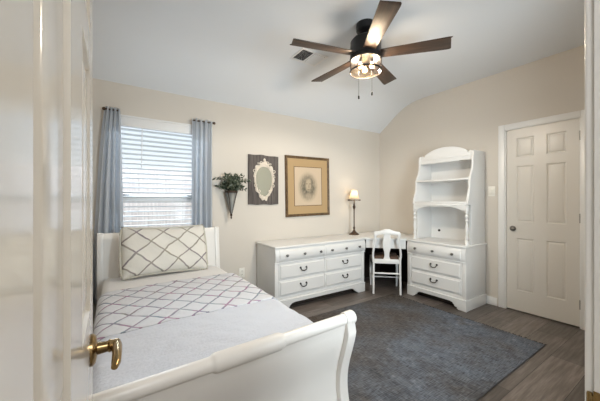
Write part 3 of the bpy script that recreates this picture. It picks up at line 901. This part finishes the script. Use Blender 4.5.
MB().box((-he + 0.0245, 0.078, 0.470), (he - 0.0245, HB - 0.0125, 0.492), 0.004).build('shelf', M['white'], hu)
L = he - 0.0245
val = [(-L, 0.469), (L, 0.469), (L, 0.387), (L - 0.05, 0.394)]
for k in range(13):
    q = k / 12; x = (L - 0.07) * (1 - 2 * q); val.append((x, 0.402 + 0.030 * (1 - (x / (L - 0.07)) ** 4)))
val += [(-L + 0.05, 0.394), (-L, 0.387)]
MB().prism(val, 'y', 0.080, 0.098, 0.002).box((-L, 0.072, 0.444), (L, 0.082, 0.456), 0.003).build('apron', M['white'], hu)
spn = [(0.021, 0.0), (0.021, 0.045), (0.010, 0.055), (0.021, 0.080), (0.010, 0.105), (0.014, 0.125), (0.021, 0.170), (0.015, 0.225), (0.009, 0.250), (0.021, 0.275), (0.009, 0.300), (0.021, 0.325), (0.009, 0.350), (0.021, 0.372), (0.021, 0.445)]
for s in (-1, 1):
    MB().lathe(spn, (s * (he - 0.021), 0.082 + 0.012, 0), 18).build('spindle', M['white'], hu, smooth=50)

# corner desk between dresser and chest
D0, D1, D2, D3 = (2.868, 2.700), (3.228, 2.3325), XR - 0.012, YB - 0.016
desk = thing('corner_desk', 'white corner desk joining the dresser and the chest', 'desk', (3.30, 2.78, 0))
def loc(p): return (p[0] - 3.30, p[1] - 2.78)
poly = [loc(p) for p in ((D0[0], D0[1]), (D1[0], D1[1]), (D2, D1[1]), (D2, D3), (D0[0], D3))]
MB().prism(poly, 'z', TOPZ - 0.026, TOPZ, 0.006).build('top', M['white'], desk)
dirv = Vector((D1[0] - D0[0], D1[1] - D0[1])).normalized(); nrm = Vector((-dirv.y, dirv.x))
def dp(s, q):  # s along the diagonal from D0, q into the corner
    p = Vector(D0) + dirv * s + nrm * q; return loc((p.x, p.y))
dl_ = (Vector(D1) - Vector(D0)).length
MB().prism([dp(0.0, 0.03), dp(dl_, 0.03), dp(dl_ - 0.02, 0.05), dp(0.02, 0.05)], 'z', 0.585, TOPZ - 0.0265, 0.002).build('apron', M['white'], desk)
MB().box((*loc((D0[0] + 0.004, D0[1] + 0.06)), 0), (*loc((D0[0] + 0.024, D3)), TOPZ - 0.027), 0.002).build('side_panel', M['white'], desk)
MB().box((*loc((D1[0] + 0.06, D1[1] + 0.004)), 0), (*loc((D2, D1[1] + 0.024)), TOPZ - 0.027), 0.002).build('side_panel', M['white'], desk)
tag(MB().box((*loc((D0[0] + 0.025, D3 - 0.016)), 0.0), (*loc((D2, D3)), TOPZ - 0.027)).build('back_panel', M['dark_wood_and_shadow'], desk), 'dark brown sheet across the back of the kneehole')  # dark sheets closing the kneehole along the two walls
tag(MB().box((*loc((D2 - 0.016, D1[1] + 0.025)), 0.0), (*loc((D2, D3 - 0.017)), TOPZ - 0.027)).build('back_panel', M['dark_wood_and_shadow'], desk), 'dark brown sheet across the back of the kneehole')

# ------------------------------------------------------------------ chair (local front = +y, into the corner)
ch = thing('chair', 'small white chair with a vase shaped back tucked into the corner desk', 'chair', (3.012, 2.47, 0.0), -math.radians(44))
ch.scale = (0.94, 1.0, 1.0)
W = M['white']
def post(s):
    pts, rs = [], []
    for q, (dx, dy, z) in enumerate(((0.182, -0.01, 0.0), (0.180, 0.0, 0.20), (0.178, 0.005, 0.42), (0.186, 0.0, 0.50), (0.180, -0.012, 0.58), (0.162, -0.022, 0.66), (0.155, -0.032, 0.73), (0.160, -0.042, 0.80))):
        pts.append((s * dx, dy, z))
    return pts
def spl3(pts, n=5):
    out = []
    for i in range(len(pts) - 1):
        P = [Vector(pts[max(i - 1, 0)]), Vector(pts[i]), Vector(pts[i + 1]), Vector(pts[min(i + 2, len(pts) - 1)])]
        for k in range(n):
            t = k / n
            out.append(0.5 * (2 * P[1] + (P[2] - P[0]) * t + (2 * P[0] - 5 * P[1] + 4 * P[2] - P[3]) * t * t + (3 * P[1] - P[0] - 3 * P[2] + P[3]) * t ** 3))
    out.append(Vector(pts[-1])); return out
for s in (-1, 1):
    MB().tube(spl3(post(s)), 0.015, 10).build('rear_leg', W, ch, smooth=50)
# crest rail (yoke) and splat
def strip(outline_l, outline_r, y_of_z, th, mb):
    pass
cr = [(-0.178, 0.765), (-0.182, 0.80), (-0.165, 0.825), (-0.12, 0.828), (-0.07, 0.842), (-0.03, 0.857), (0.03, 0.857), (0.07, 0.842), (0.12, 0.828), (0.165, 0.825), (0.182, 0.80), (0.178, 0.765), (0.15, 0.770), (0.10, 0.785), (0.05, 0.792), (-0.05, 0.792), (-0.10, 0.785), (-0.15, 0.770)]
crs = MB().prism(cr, 'y', -0.014, 0.010, 0.004)
crs.xform(Matrix.Translation((0, -0.036, 0)))
crs.build('crest_rail', W, ch, smooth=40)
half = spl([(0.045, 0.80), (0.046, 0.76), (0.056, 0.70), (0.060, 0.66), (0.050, 0.60), (0.036, 0.55), (0.033, 0.50), (0.045, 0.465), (0.050, 0.455)], 4)
sp = MB().prism(half + [(-a, b) for a, b in reversed(half)], 'y', -0.007, 0.007, 0.002)
for vv in sp.bm.verts: vv.co.y += -0.030 + (0.80 - vv.co.z) * 0.085
sp.build('splat', W, ch, smooth=40)
sf = MB()
sf.box((-0.165, -0.012, 0.400), (0.165, 0.012, 0.458), 0.004).box((-0.19, 0.365, 0.395), (0.19, 0.389, 0.445), 0.004)
for s in (-1, 1):
    sf.prism([(s * 0.166, 0.012), (s * 0.19, 0.012), (s * 0.212, 0.366), (s * 0.188, 0.366)], 'z', 0.400, 0.445, 0.003)
sf.build('seat_frame', W, ch)
st = MB().prism([(-0.160, 0.014), (0.160, 0.014), (0.188, 0.385), (-0.188, 0.385)], 'z', 0.4465, 0.482, 0.014, 4)
tag(st.build('seat', M['cushion'], ch, smooth=60), 'brown upholstered seat')
for s in (-1, 1):
    MB().tube(spl3([(s * 0.197, 0.378, 0.40), (s * 0.196, 0.380, 0.25), (s * 0.192, 0.385, 0.0)]), [0.019] * 6 + [0.016] * 3 + [0.012] * 2, 10).build('front_leg', W, ch, smooth=50)
    MB().tube([(s * 0.180, 0.0, 0.175), (s * 0.195, 0.38, 0.175)], 0.009, 8).build('stretcher', W, ch)
MB().tube([(-0.178, 0.0, 0.27), (0.178, 0.0, 0.27)], 0.011, 8).build('stretcher', W, ch)
MB().tube([(-0.19, 0.19, 0.175), (0.19, 0.19, 0.175)], 0.009, 8).build('stretcher', W, ch)

# ------------------------------------------------------------------ buffet lamp
lp = thing('table_lamp', 'slim bronze table lamp with a small lit shade on the desk', 'lamp', (2.985, 3.045, TOPZ))
MB().lathe([(0.0, 0.0), (0.070, 0.0), (0.072, 0.010), (0.060, 0.018), (0.052, 0.026), (0.036, 0.036), (0.022, 0.052), (0.013, 0.075), (0.010, 0.085)], (0, 0, 0), 28, caps=False).build('base', M['bronze'], lp, smooth=50)
MB().lathe([(0.010, 0.085), (0.017, 0.095), (0.017, 0.105), (0.010, 0.115), (0.0085, 0.14), (0.008, 0.25), (0.0085, 0.37), (0.013, 0.385), (0.020, 0.40), (0.020, 0.42), (0.012, 0.432), (0.011, 0.46), (0.0, 0.462)], (0, 0, 0), 20, caps=False).build('stem', M['bronze'], lp, smooth=50)
shp = [(0.090, 0.520), (0.080, 0.530), (0.064, 0.552), (0.051, 0.590), (0.044, 0.630), (0.042, 0.660)]
sh = MB().lathe(shp, (0, 0, 0), 32, caps=False).build('lamp_shade', M['lampshade'], lp, solid=0.0015, smooth=0)
fr = MB()
for k in range(36):
    a = 2 * PI * k / 36
    fr.tube([(0.0895 * math.cos(a), 0.0895 * math.sin(a), 0.521), (0.0895 * math.cos(a), 0.0895 * math.sin(a), 0.500)], [0.003, 0.0042], 6)
fr.build('bead_fringe', M['bronze'], sh)
MB().ball((0, 0, 0.575), 0.020, (1, 1, 1.7)).build('bulb', M['lampbulb'], lp)
MB().tube([(0, 0, 0.46), (0, 0, 0.545)], 0.008, 8).build('socket', M['brass'], lp)
d = bpy.data.lights.new('lamp_light', 'POINT'); d.energy = LAMP_POWER; d.color = (1.0, 0.85, 0.66); d.shadow_soft_size = 0.02
lo = bpy.data.objects.new('lamp_light', d); COL.objects.link(lo); lo.location = (2.985, 3.045, TOPZ + 0.640)

# ------------------------------------------------------------------ wall decor
# gilt frame with drawing
pc = thing('framed_picture', 'dark gilt framed drawing of a head in a tan mat', 'picture', (2.262, YB - 0.002, 1.425), 0)
pc.rotation_euler = (0, math.radians(-1.0), 0)
fw_, fh_ = 0.368, 0.408
f = MB()
def frame_ring(mb, ow, oh, st, axis_sign=1):
    bm = mb.bm
    rs = [[bm.verts.new((x, y, z)) for x, z in ((-ow + a, -oh + a), (ow - a, -oh + a), (ow - a, oh - a), (-ow + a, oh - a))] for a, y in st]
    n = len(rs)
    for q in range(n):
        for k in range(4):
            bm.faces.new((rs[q][k], rs[q][(k + 1) % 4], rs[(q + 1) % n][(k + 1) % 4], rs[(q + 1) % n][k]))
    bmesh.ops.recalc_face_normals(bm, faces=bm.faces)
frame_ring(f, fw_, fh_, [(0, 0), (0, -0.022), (0.005, -0.028), (0.012, -0.026), (0.022, -0.020), (0.028, -0.022), (0.034, -0.018), (0.034, 0.0)])
f.build('frame', M['gold_frame'], pc, smooth=30)
MB().box((-fw_ + 0.034, -0.012, -fh_ + 0.034), (fw_ - 0.034, -0.004, fh_ - 0.034)).build('mat_board', M['matboard'], pc)
iw, ih = 0.226, 0.260
f = MB(); frame_ring(f, iw + 0.008, ih + 0.008, [(0, -0.0122), (0, -0.0150), (0.008, -0.0150), (0.008, -0.0122)]); f.build('fillet', M['fillet'], pc, smooth=20)
MB().box((-iw, -0.0140, -ih), (iw, -0.0122, ih)).build('drawing', M['sketch'], pc)

# plaque: weathered board carrying an ornate mirror
pq = thing('mirror_plaque', 'grey weathered board carrying an ornate cream framed mirror', 'mirror', (1.578, YB - 0.002, 1.485), 0)
bw_, bh_ = 0.206, 0.305
edge = []
for k in range(25):
    q = k / 24; edge.append((-bw_ + 2 * bw_ * q, -bh_ + 0.0035 * math.sin(q * 4.5 * PI + 0.6)))
for k in range(25):
    q = k / 24; edge.append((bw_ - 2 * bw_ * q, bh_ + 0.006 * math.exp(-((q - 0.6) / 0.16) ** 2) + 0.002 * math.sin(q * 14)))
MB().prism(edge, 'y', -0.022, 0.0, 0.003).build('board', M['grey_board'], pq, smooth=30)
def shield(a, k=1.0):
    """mirror outline: broad shoulders, narrowing towards the foot"""
    ca, sa = math.cos(a), math.sin(a)
    x = 0.112 * ca * (1.0 + 0.20 * sa) * k
    z = 0.190 * sa * k - 0.020
    return x, z
N = 96
gl = [shield(2 * PI * k / N) for k in range(N)]
MB().prism(gl, 'y', -0.026, -0.0225).build('mirror_glass', M['mirror'], pq)
bm_ = MB(); bm = bm_.bm
rings = [[], [], [], []]
for k in range(N):
    a = 2 * PI * k / N; x, z = shield(a, 0.97)
    lob = 1.20 + 0.05 * math.sin(a * 9 + 0.5) + 0.045 * math.sin(a * 14 + 1.0) + 0.10 * math.exp(-((a - PI / 2) / 0.35) ** 2) + 0.10 * (math.exp(-((a - 0.75) / 0.16) ** 2) + math.exp(-((a - PI + 0.75) / 0.16) ** 2)) + 0.05 * math.exp(-((a - 1.5 * PI) / 0.3) ** 2)
    X, Z = shield(a, lob)
    xm, zm = (x + X) / 2, (z + Z) / 2
    for r, (p, y) in zip(rings, (((x, z), -0.026), ((xm, zm), -0.040), ((X, Z), -0.031), ((X, Z), -0.0225))):
        r.append(bm.verts.new((p[0], y, p[1])))
for q in range(3):
    for k in range(N): bm.faces.new((rings[q][k], rings[q][(k + 1) % N], rings[q + 1][(k + 1) % N], rings[q + 1][k]))
bmesh.ops.recalc_face_normals(bm, faces=bm.faces)
def spiral(cx, cz, r0, turns, a0, s):
    pts = []
    for k in range(20):
        t = k / 19; a = a0 + s * turns * 2 * PI * t; r = r0 * (1 - 0.8 * t)
        pts.append((cx + r * math.cos(a), -0.036, cz + r * math.sin(a)))
    return pts
for s in (-1, 1):
    for cx, cz, r0, a0 in ((0.032, 0.195, 0.026, 3.5), (0.066, 0.165, 0.024, 1.0), (0.108, 0.105, 0.022, 4.0), (0.114, 0.045, 0.018, 1.5), (0.096, -0.055, 0.019, 5.0), (0.068, -0.125, 0.020, 2.0), (0.026, -0.185, 0.018, 0.5)):
        bm_.tube([(s * p[0] * 1.2, p[1], p[2] * 1.12 - 0.006) for p in spiral(cx, cz, r0, 1.1, a0, 1)], [0.0065 - 0.004 * k / 19 for k in range(20)], 6)
bm_.ball((0, -0.036, 0.245), 0.018, (1, 0.5, 1.3), 10)
bm_.build('ornate_frame', M['cream'], pq, smooth=45)

# cone sconce with a plant
PX, PZ = 1.137, 1.04
sc_ = thing('wall_planter', 'rusty edged metal cone planter hung beside the curtain', 'planter', (PX, YB - 0.075, PZ))
MB().lathe([(0.004, 0.02), (0.012, 0.05), (0.066, 0.285)], (0, 0, 0), 28, caps=False).build('cone', M['galv'], sc_, solid=0.002, smooth=50)
rm = MB()
rm.lathe([(0.0665, 0.278), (0.0705, 0.278), (0.0705, 0.300), (0.0665, 0.300), (0.0665, 0.278)], (0, 0, 0), 28, caps=False)
for k in range(4):
    a = PI / 4 + k * PI / 2
    rm.tube([(0.012 * math.cos(a), 0.012 * math.sin(a), 0.045), (0.069 * math.cos(a), 0.069 * math.sin(a), 0.282)], 0.004, 6)
rm.build('iron_straps', M['rust'], sc_, smooth=40)
MB().lathe([(0.0, -0.025), (0.006, -0.018), (0.011, -0.008), (0.006, 0.004), (0.013, 0.016), (0.014, 0.032), (0.010, 0.044), (0.0, 0.046)], (0, 0, 0), 14, caps=False).build('finial', M['rust'], sc_, smooth=50)
MB().box((-0.012, 0.064, 0.24), (0.012, 0.073, 0.32), 0.002).build('wall_hook', M['rust'], sc_)
pl = thing('potted_plant', 'bushy grey green plant spilling out of the cone planter', 'plant', (PX, YB - 0.075, PZ + 0.275))
stm, lf = MB(), MB()
rnd = random.Random(4)
for k in range(64):
    a = rnd.uniform(0, 2 * PI); reach = rnd.uniform(0.03, 0.20); hgt = rnd.uniform(0.08, 0.23) - reach * 0.26
    ex, ey = reach * math.cos(a), reach * math.sin(a) * 0.55 - 0.01
    ey = min(ey, 0.05)
    p0 = Vector((0.025 * math.cos(a), 0.025 * math.sin(a), 0.0)); p2 = Vector((ex, ey, hgt)); p1 = Vector((0.04 * math.cos(a), 0.04 * math.sin(a), hgt * 0.9 + 0.02))
    pts = [(1 - t) ** 2 * p0 + 2 * t * (1 - t) * p1 + t * t * p2 for t in [i / 7 for i in range(8)]]
    stm.tube(pts, [0.0022] * 4 + [0.0016] * 4, 5)
    for q in range(2, 8):
        for s in (-1, 1):
            base = pts[q]; tdir = (pts[min(q + 1, 7)] - pts[max(q - 1, 0)]).normalized()
            side_ = tdir.cross(Vector((rnd.uniform(-1, 1), rnd.uniform(-1, 1), 1))).normalized()
            d_ = (tdir * 0.6 + side_ * s * rnd.uniform(0.5, 1.0) + Vector((0, 0, rnd.uniform(-0.35, 0.35)))).normalized()
            ln = rnd.uniform(0.030, 0.056); wd = ln * 0.22
            wv = d_.cross(Vector((rnd.uniform(-.4, .4), rnd.uniform(-1, -.3), rnd.uniform(-.4, .4)))).normalized() * wd
            nv_ = wv.cross(d_).normalized() * 0.003
            q0 = base; q1 = base + d_ * ln * 0.45
            tip = base + d_ * ln
            if max(q0.y, tip.y) > 0.066: continue
            vs = [lf.bm.verts.new(p) for p in (q0, q1 + wv, tip, q1 - wv)]
            mid_t = lf.bm.verts.new(q1 + nv_); mid_b = lf.bm.verts.new(q1 - nv_ * 0.3)
            for i in range(4):
                lf.bm.faces.new((vs[i], vs[(i + 1) % 4], mid_t)); lf.bm.faces.new((vs[(i + 1) % 4], vs[i], mid_b))
stm.build('stems', M['stem'], pl); lf.build('leaves', M['leaf'], pl, smooth=0)

# switch and outlet
sw = thing('light_switch', 'white rocker light switch on the wall by the closed door', 'light switch', (XR - 0.001, 1.532, 1.340), -PI / 2)
MB().box((-0.036, -0.006, -0.058), (0.036, 0.0, 0.058), 0.003).build('plate', M['plate'], sw)
MB().box((-0.016, -0.010, -0.032), (0.016, -0.005, 0.032), 0.002).build('rocker', M['plate'], sw)
ou = thing('wall_outlet', 'ivory wall outlet low between the bed and the dresser', 'outlet', (1.295, YB - 0.001, 0.365))
MB().box((-0.036, -0.006, -0.058), (0.036, 0.0, 0.058), 0.003).build('plate', M['plate'], ou)
for z in (-0.022, 0.022):
    s_ = MB().box((-0.016, -0.0075, z - 0.014), (0.016, -0.005, z + 0.014), 0.002).build('socket', M['plate'], ou)
    MB().box((-0.008, -0.0082, z - 0.004), (-0.005, -0.0072, z + 0.006)).box((0.005, -0.0082, z - 0.004), (0.008, -0.0072, z + 0.006)).build('slot', M['black'], s_)

# ------------------------------------------------------------------ rug
RX0, RX1, RY0, RY1 = 1.02, 3.06, 0.842, 2.42
rg = thing('rug', 'distressed blue grey area rug on the plank floor', 'rug', ((RX0 + RX1) / 2, (RY0 + RY1) / 2, 0))
rx, ry = (RX1 - RX0) / 2, (RY1 - RY0) / 2
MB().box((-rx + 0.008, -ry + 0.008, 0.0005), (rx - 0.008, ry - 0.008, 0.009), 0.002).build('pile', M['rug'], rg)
b = MB()
def edgeline(p, q):
    n = 40; b.tube([(p[0] + (q[0] - p[0]) * k / n, p[1] + (q[1] - p[1]) * k / n, 0.0050 + 0.0006 * math.sin(k * 1.7)) for k in range(n + 1)], 0.0035, 6)
for p, q in (((-rx + .006, -ry + .006), (rx - .006, -ry + .006)), ((rx - .006, -ry + .006), (rx - .006, ry - .006)), ((rx - .006, ry - .006), (-rx + .006, ry - .006)), ((-rx + .006, ry - .006), (-rx + .006, -ry + .006))): edgeline(p, q)
b.build('bound_edge', M['rug_edge'], rg)
fg = MB(); rf = random.Random(2)
for k in range(90):
    yy = -ry + 0.01 + (2 * ry - 0.02) * k / 89 + rf.uniform(-0.005, 0.005); ln = rf.uniform(0.006, 0.026)
    fg.tube([(rx - 0.004, yy, 0.005), (rx - 0.004 + ln * 0.6, yy + rf.uniform(-0.006, 0.006), 0.006), (rx - 0.004 + ln, yy + rf.uniform(-0.012, 0.012), 0.004)], 0.0028, 5)
tag(fg.build('fringe', M['fringe'], rg), 'dark frayed fringe')

# ------------------------------------------------------------------ ceiling vent
vt = thing('ceiling_vent', 'white louvred air vent in the ceiling near the fan', 'vent', (1.695, 2.385, 2.71))
MB().box((-0.150, -0.112, -0.003), (0.150, 0.112, 0.0)).build('duct_opening', M['vent_dark'], vt)
f = MB()
f.box((-0.160, -0.122, -0.008), (-0.138, 0.122, -0.001), 0.002).box((0.138, -0.122, -0.008), (0.160, 0.122, -0.001), 0.002)
f.box((-0.138, -0.122, -0.008), (0.138, -0.100, -0.001), 0.002).box((-0.138, 0.100, -0.008), (0.138, 0.122, -0.001), 0.002)
f.box((-0.012, -0.100, -0.008), (0.004, 0.100, -0.003))
f.build('frame', M['vent_white'], vt)
f = MB()
for k in range(9):
    x = -0.128 + k * 0.0135
    f.prism([(x + 0.006, -0.004), (x + 0.007, -0.004), (x - 0.005, -0.014), (x - 0.006, -0.014)], 'y', -0.099, 0.099)
    x = 0.016 + k * 0.0135
    f.prism([(x - 0.006, -0.004), (x - 0.005, -0.004), (x + 0.006, -0.014), (x + 0.005, -0.014)], 'y', -0.099, 0.099)
f.build('louvres', M['vent_white'], vt)

# ------------------------------------------------------------------ ceiling fan
FX, FY = 1.775, 1.675
fan = thing('ceiling_fan', 'black ceiling fan with five walnut blades and a glass light', 'ceiling fan', (FX, FY, 2.71))
MB().lathe([(0.0, 0.0), (0.078, 0.0), (0.080, -0.02), (0.078, -0.055), (0.060, -0.068), (0.030, -0.075), (0.028, -0.10)], (0, 0, 0), 32, caps=False).build('canopy', M['black'], fan, smooth=40)
MB().lathe([(0.028, -0.095), (0.060, -0.105), (0.105, -0.125), (0.126, -0.150), (0.128, -0.272), (0.120, -0.280), (0.0, -0.281)], (0, 0, 0), 36, caps=False).build('motor_housing', M['black'], fan, smooth=40)
ZB = -0.262
for k in range(5):
    ang = math.radians(21 + 72 * k)
    out = []
    r0, r1 = 0.120, 0.655
    prof_ = [(r0, 0.048), (0.30, 0.056), (0.48, 0.063), (0.62, 0.068), (0.645, 0.066), (r1, 0.058)]
    pts = [(r, hw_) for r, hw_ in prof_] + [(r - 0.02 if r == r1 else r, -hw_) for r, hw_ in reversed(prof_)]
    bl_ = MB().prism(pts, 'z', -0.004, 0.004, 0.0015)
    ob = bl_.build('blade', M['walnut'], fan, smooth=30)
    ob.location = (0, 0, ZB); ob.rotation_euler = (math.radians(-11), 0, ang)
    ir = MB().prism([(0.118, 0.030), (0.17, 0.036), (0.20, 0.026), (0.20, -0.026), (0.17, -0.036), (0.118, -0.030)], 'z', 0.0042, 0.011, 0.001)
    ir.build('blade_iron', M['black'], ob, smooth=30)
lk = MB()
lk.lathe([(0.0, -0.282), (0.118, -0.282), (0.132, -0.286), (0.132, -0.305), (0.126, -0.311), (0.0, -0.311)], (0, 0, 0), 36, caps=False)
lko = lk.build('light_kit', M['black'], fan, smooth=40)
ZG0, ZG1 = -0.311, -0.404
hp = MB().lathe([(0.128, ZG1 + 0.012), (0.133, ZG1 + 0.012), (0.133, ZG1), (0.128, ZG1), (0.128, ZG1 + 0.012)], (0, 0, 0), 36, caps=False)
for k in range(4):
    a = k * PI / 2 + 0.5
    hp.tube([(0.1305 * math.cos(a), 0.1305 * math.sin(a), ZG0 + 0.01), (0.1305 * math.cos(a), 0.1305 * math.sin(a), ZG1 + 0.005)], 0.0035, 6)
hp.build('cage_band', M['black'], lko, smooth=40)
gs = MB().lathe([(0.1255, ZG0), (0.1255, ZG1 + 0.008), (0.118, ZG1 + 0.002), (0.0, ZG1)], (0, 0, 0), 36, caps=False)
gs.build('glass_shade', M['shade_glass'], lko, smooth=40)
for k in range(3):
    a = 0.9 + k * 2 * PI / 3; bx, by = 0.055 * math.cos(a), 0.055 * math.sin(a)
    MB().lathe([(0.014, ZG0), (0.014, ZG0 - 0.02)], (bx, by, 0), 14).build('lamp_holder', M['black'], lko)
    MB().lathe([(0.010, ZG0 - 0.02), (0.012, ZG0 - 0.028), (0.020, ZG0 - 0.045), (0.021, ZG0 - 0.056), (0.014, ZG0 - 0.068), (0.0, ZG0 - 0.073)], (bx, by, 0), 16, caps=False).build('bulb', M['bulb'], lko, smooth=60)
    d = bpy.data.lights.new('bulb_glow', 'POINT'); d.energy = FAN_GLOW; d.color = (0.97, 0.965, 0.955); d.shadow_soft_size = 0.03
    lo = bpy.data.objects.new('bulb_glow', d); COL.objects.link(lo)
    lo.location = (FX + 0.095 * math.cos(a + 1.0), FY + 0.095 * math.sin(a + 1.0), 2.71 + ZG0 - 0.055)
d = bpy.data.lights.new('fan_light', 'SPOT'); d.spot_size = math.radians(178); d.spot_blend = 0.25; d.shadow_soft_size = 0.03; d.energy = FAN_POWER; d.color = (0.91, 0.965, 1.0)
lo = bpy.data.objects.new('fan_light', d); COL.objects.link(lo); lo.location = (FX, FY, 2.71 + ZG1 + 0.012)
for (cx_, cy_, ln) in ((-0.070, 0.01, 0.205), (0.010, -0.060, 0.180)):
    c = MB().tube([(cx_, cy_, ZG1 - 0.001), (cx_, cy_, ZG1 - ln)], 0.0014, 6)
    co = c.build('pull_chain', M['black'], lko)
    MB().lathe([(0.002, ZG1 - ln), (0.006, ZG1 - ln - 0.004), (0.007, ZG1 - ln - 0.026), (0.003, ZG1 - ln - 0.030)], (cx_, cy_, 0), 12).build('pull_knob', M['black'], co)
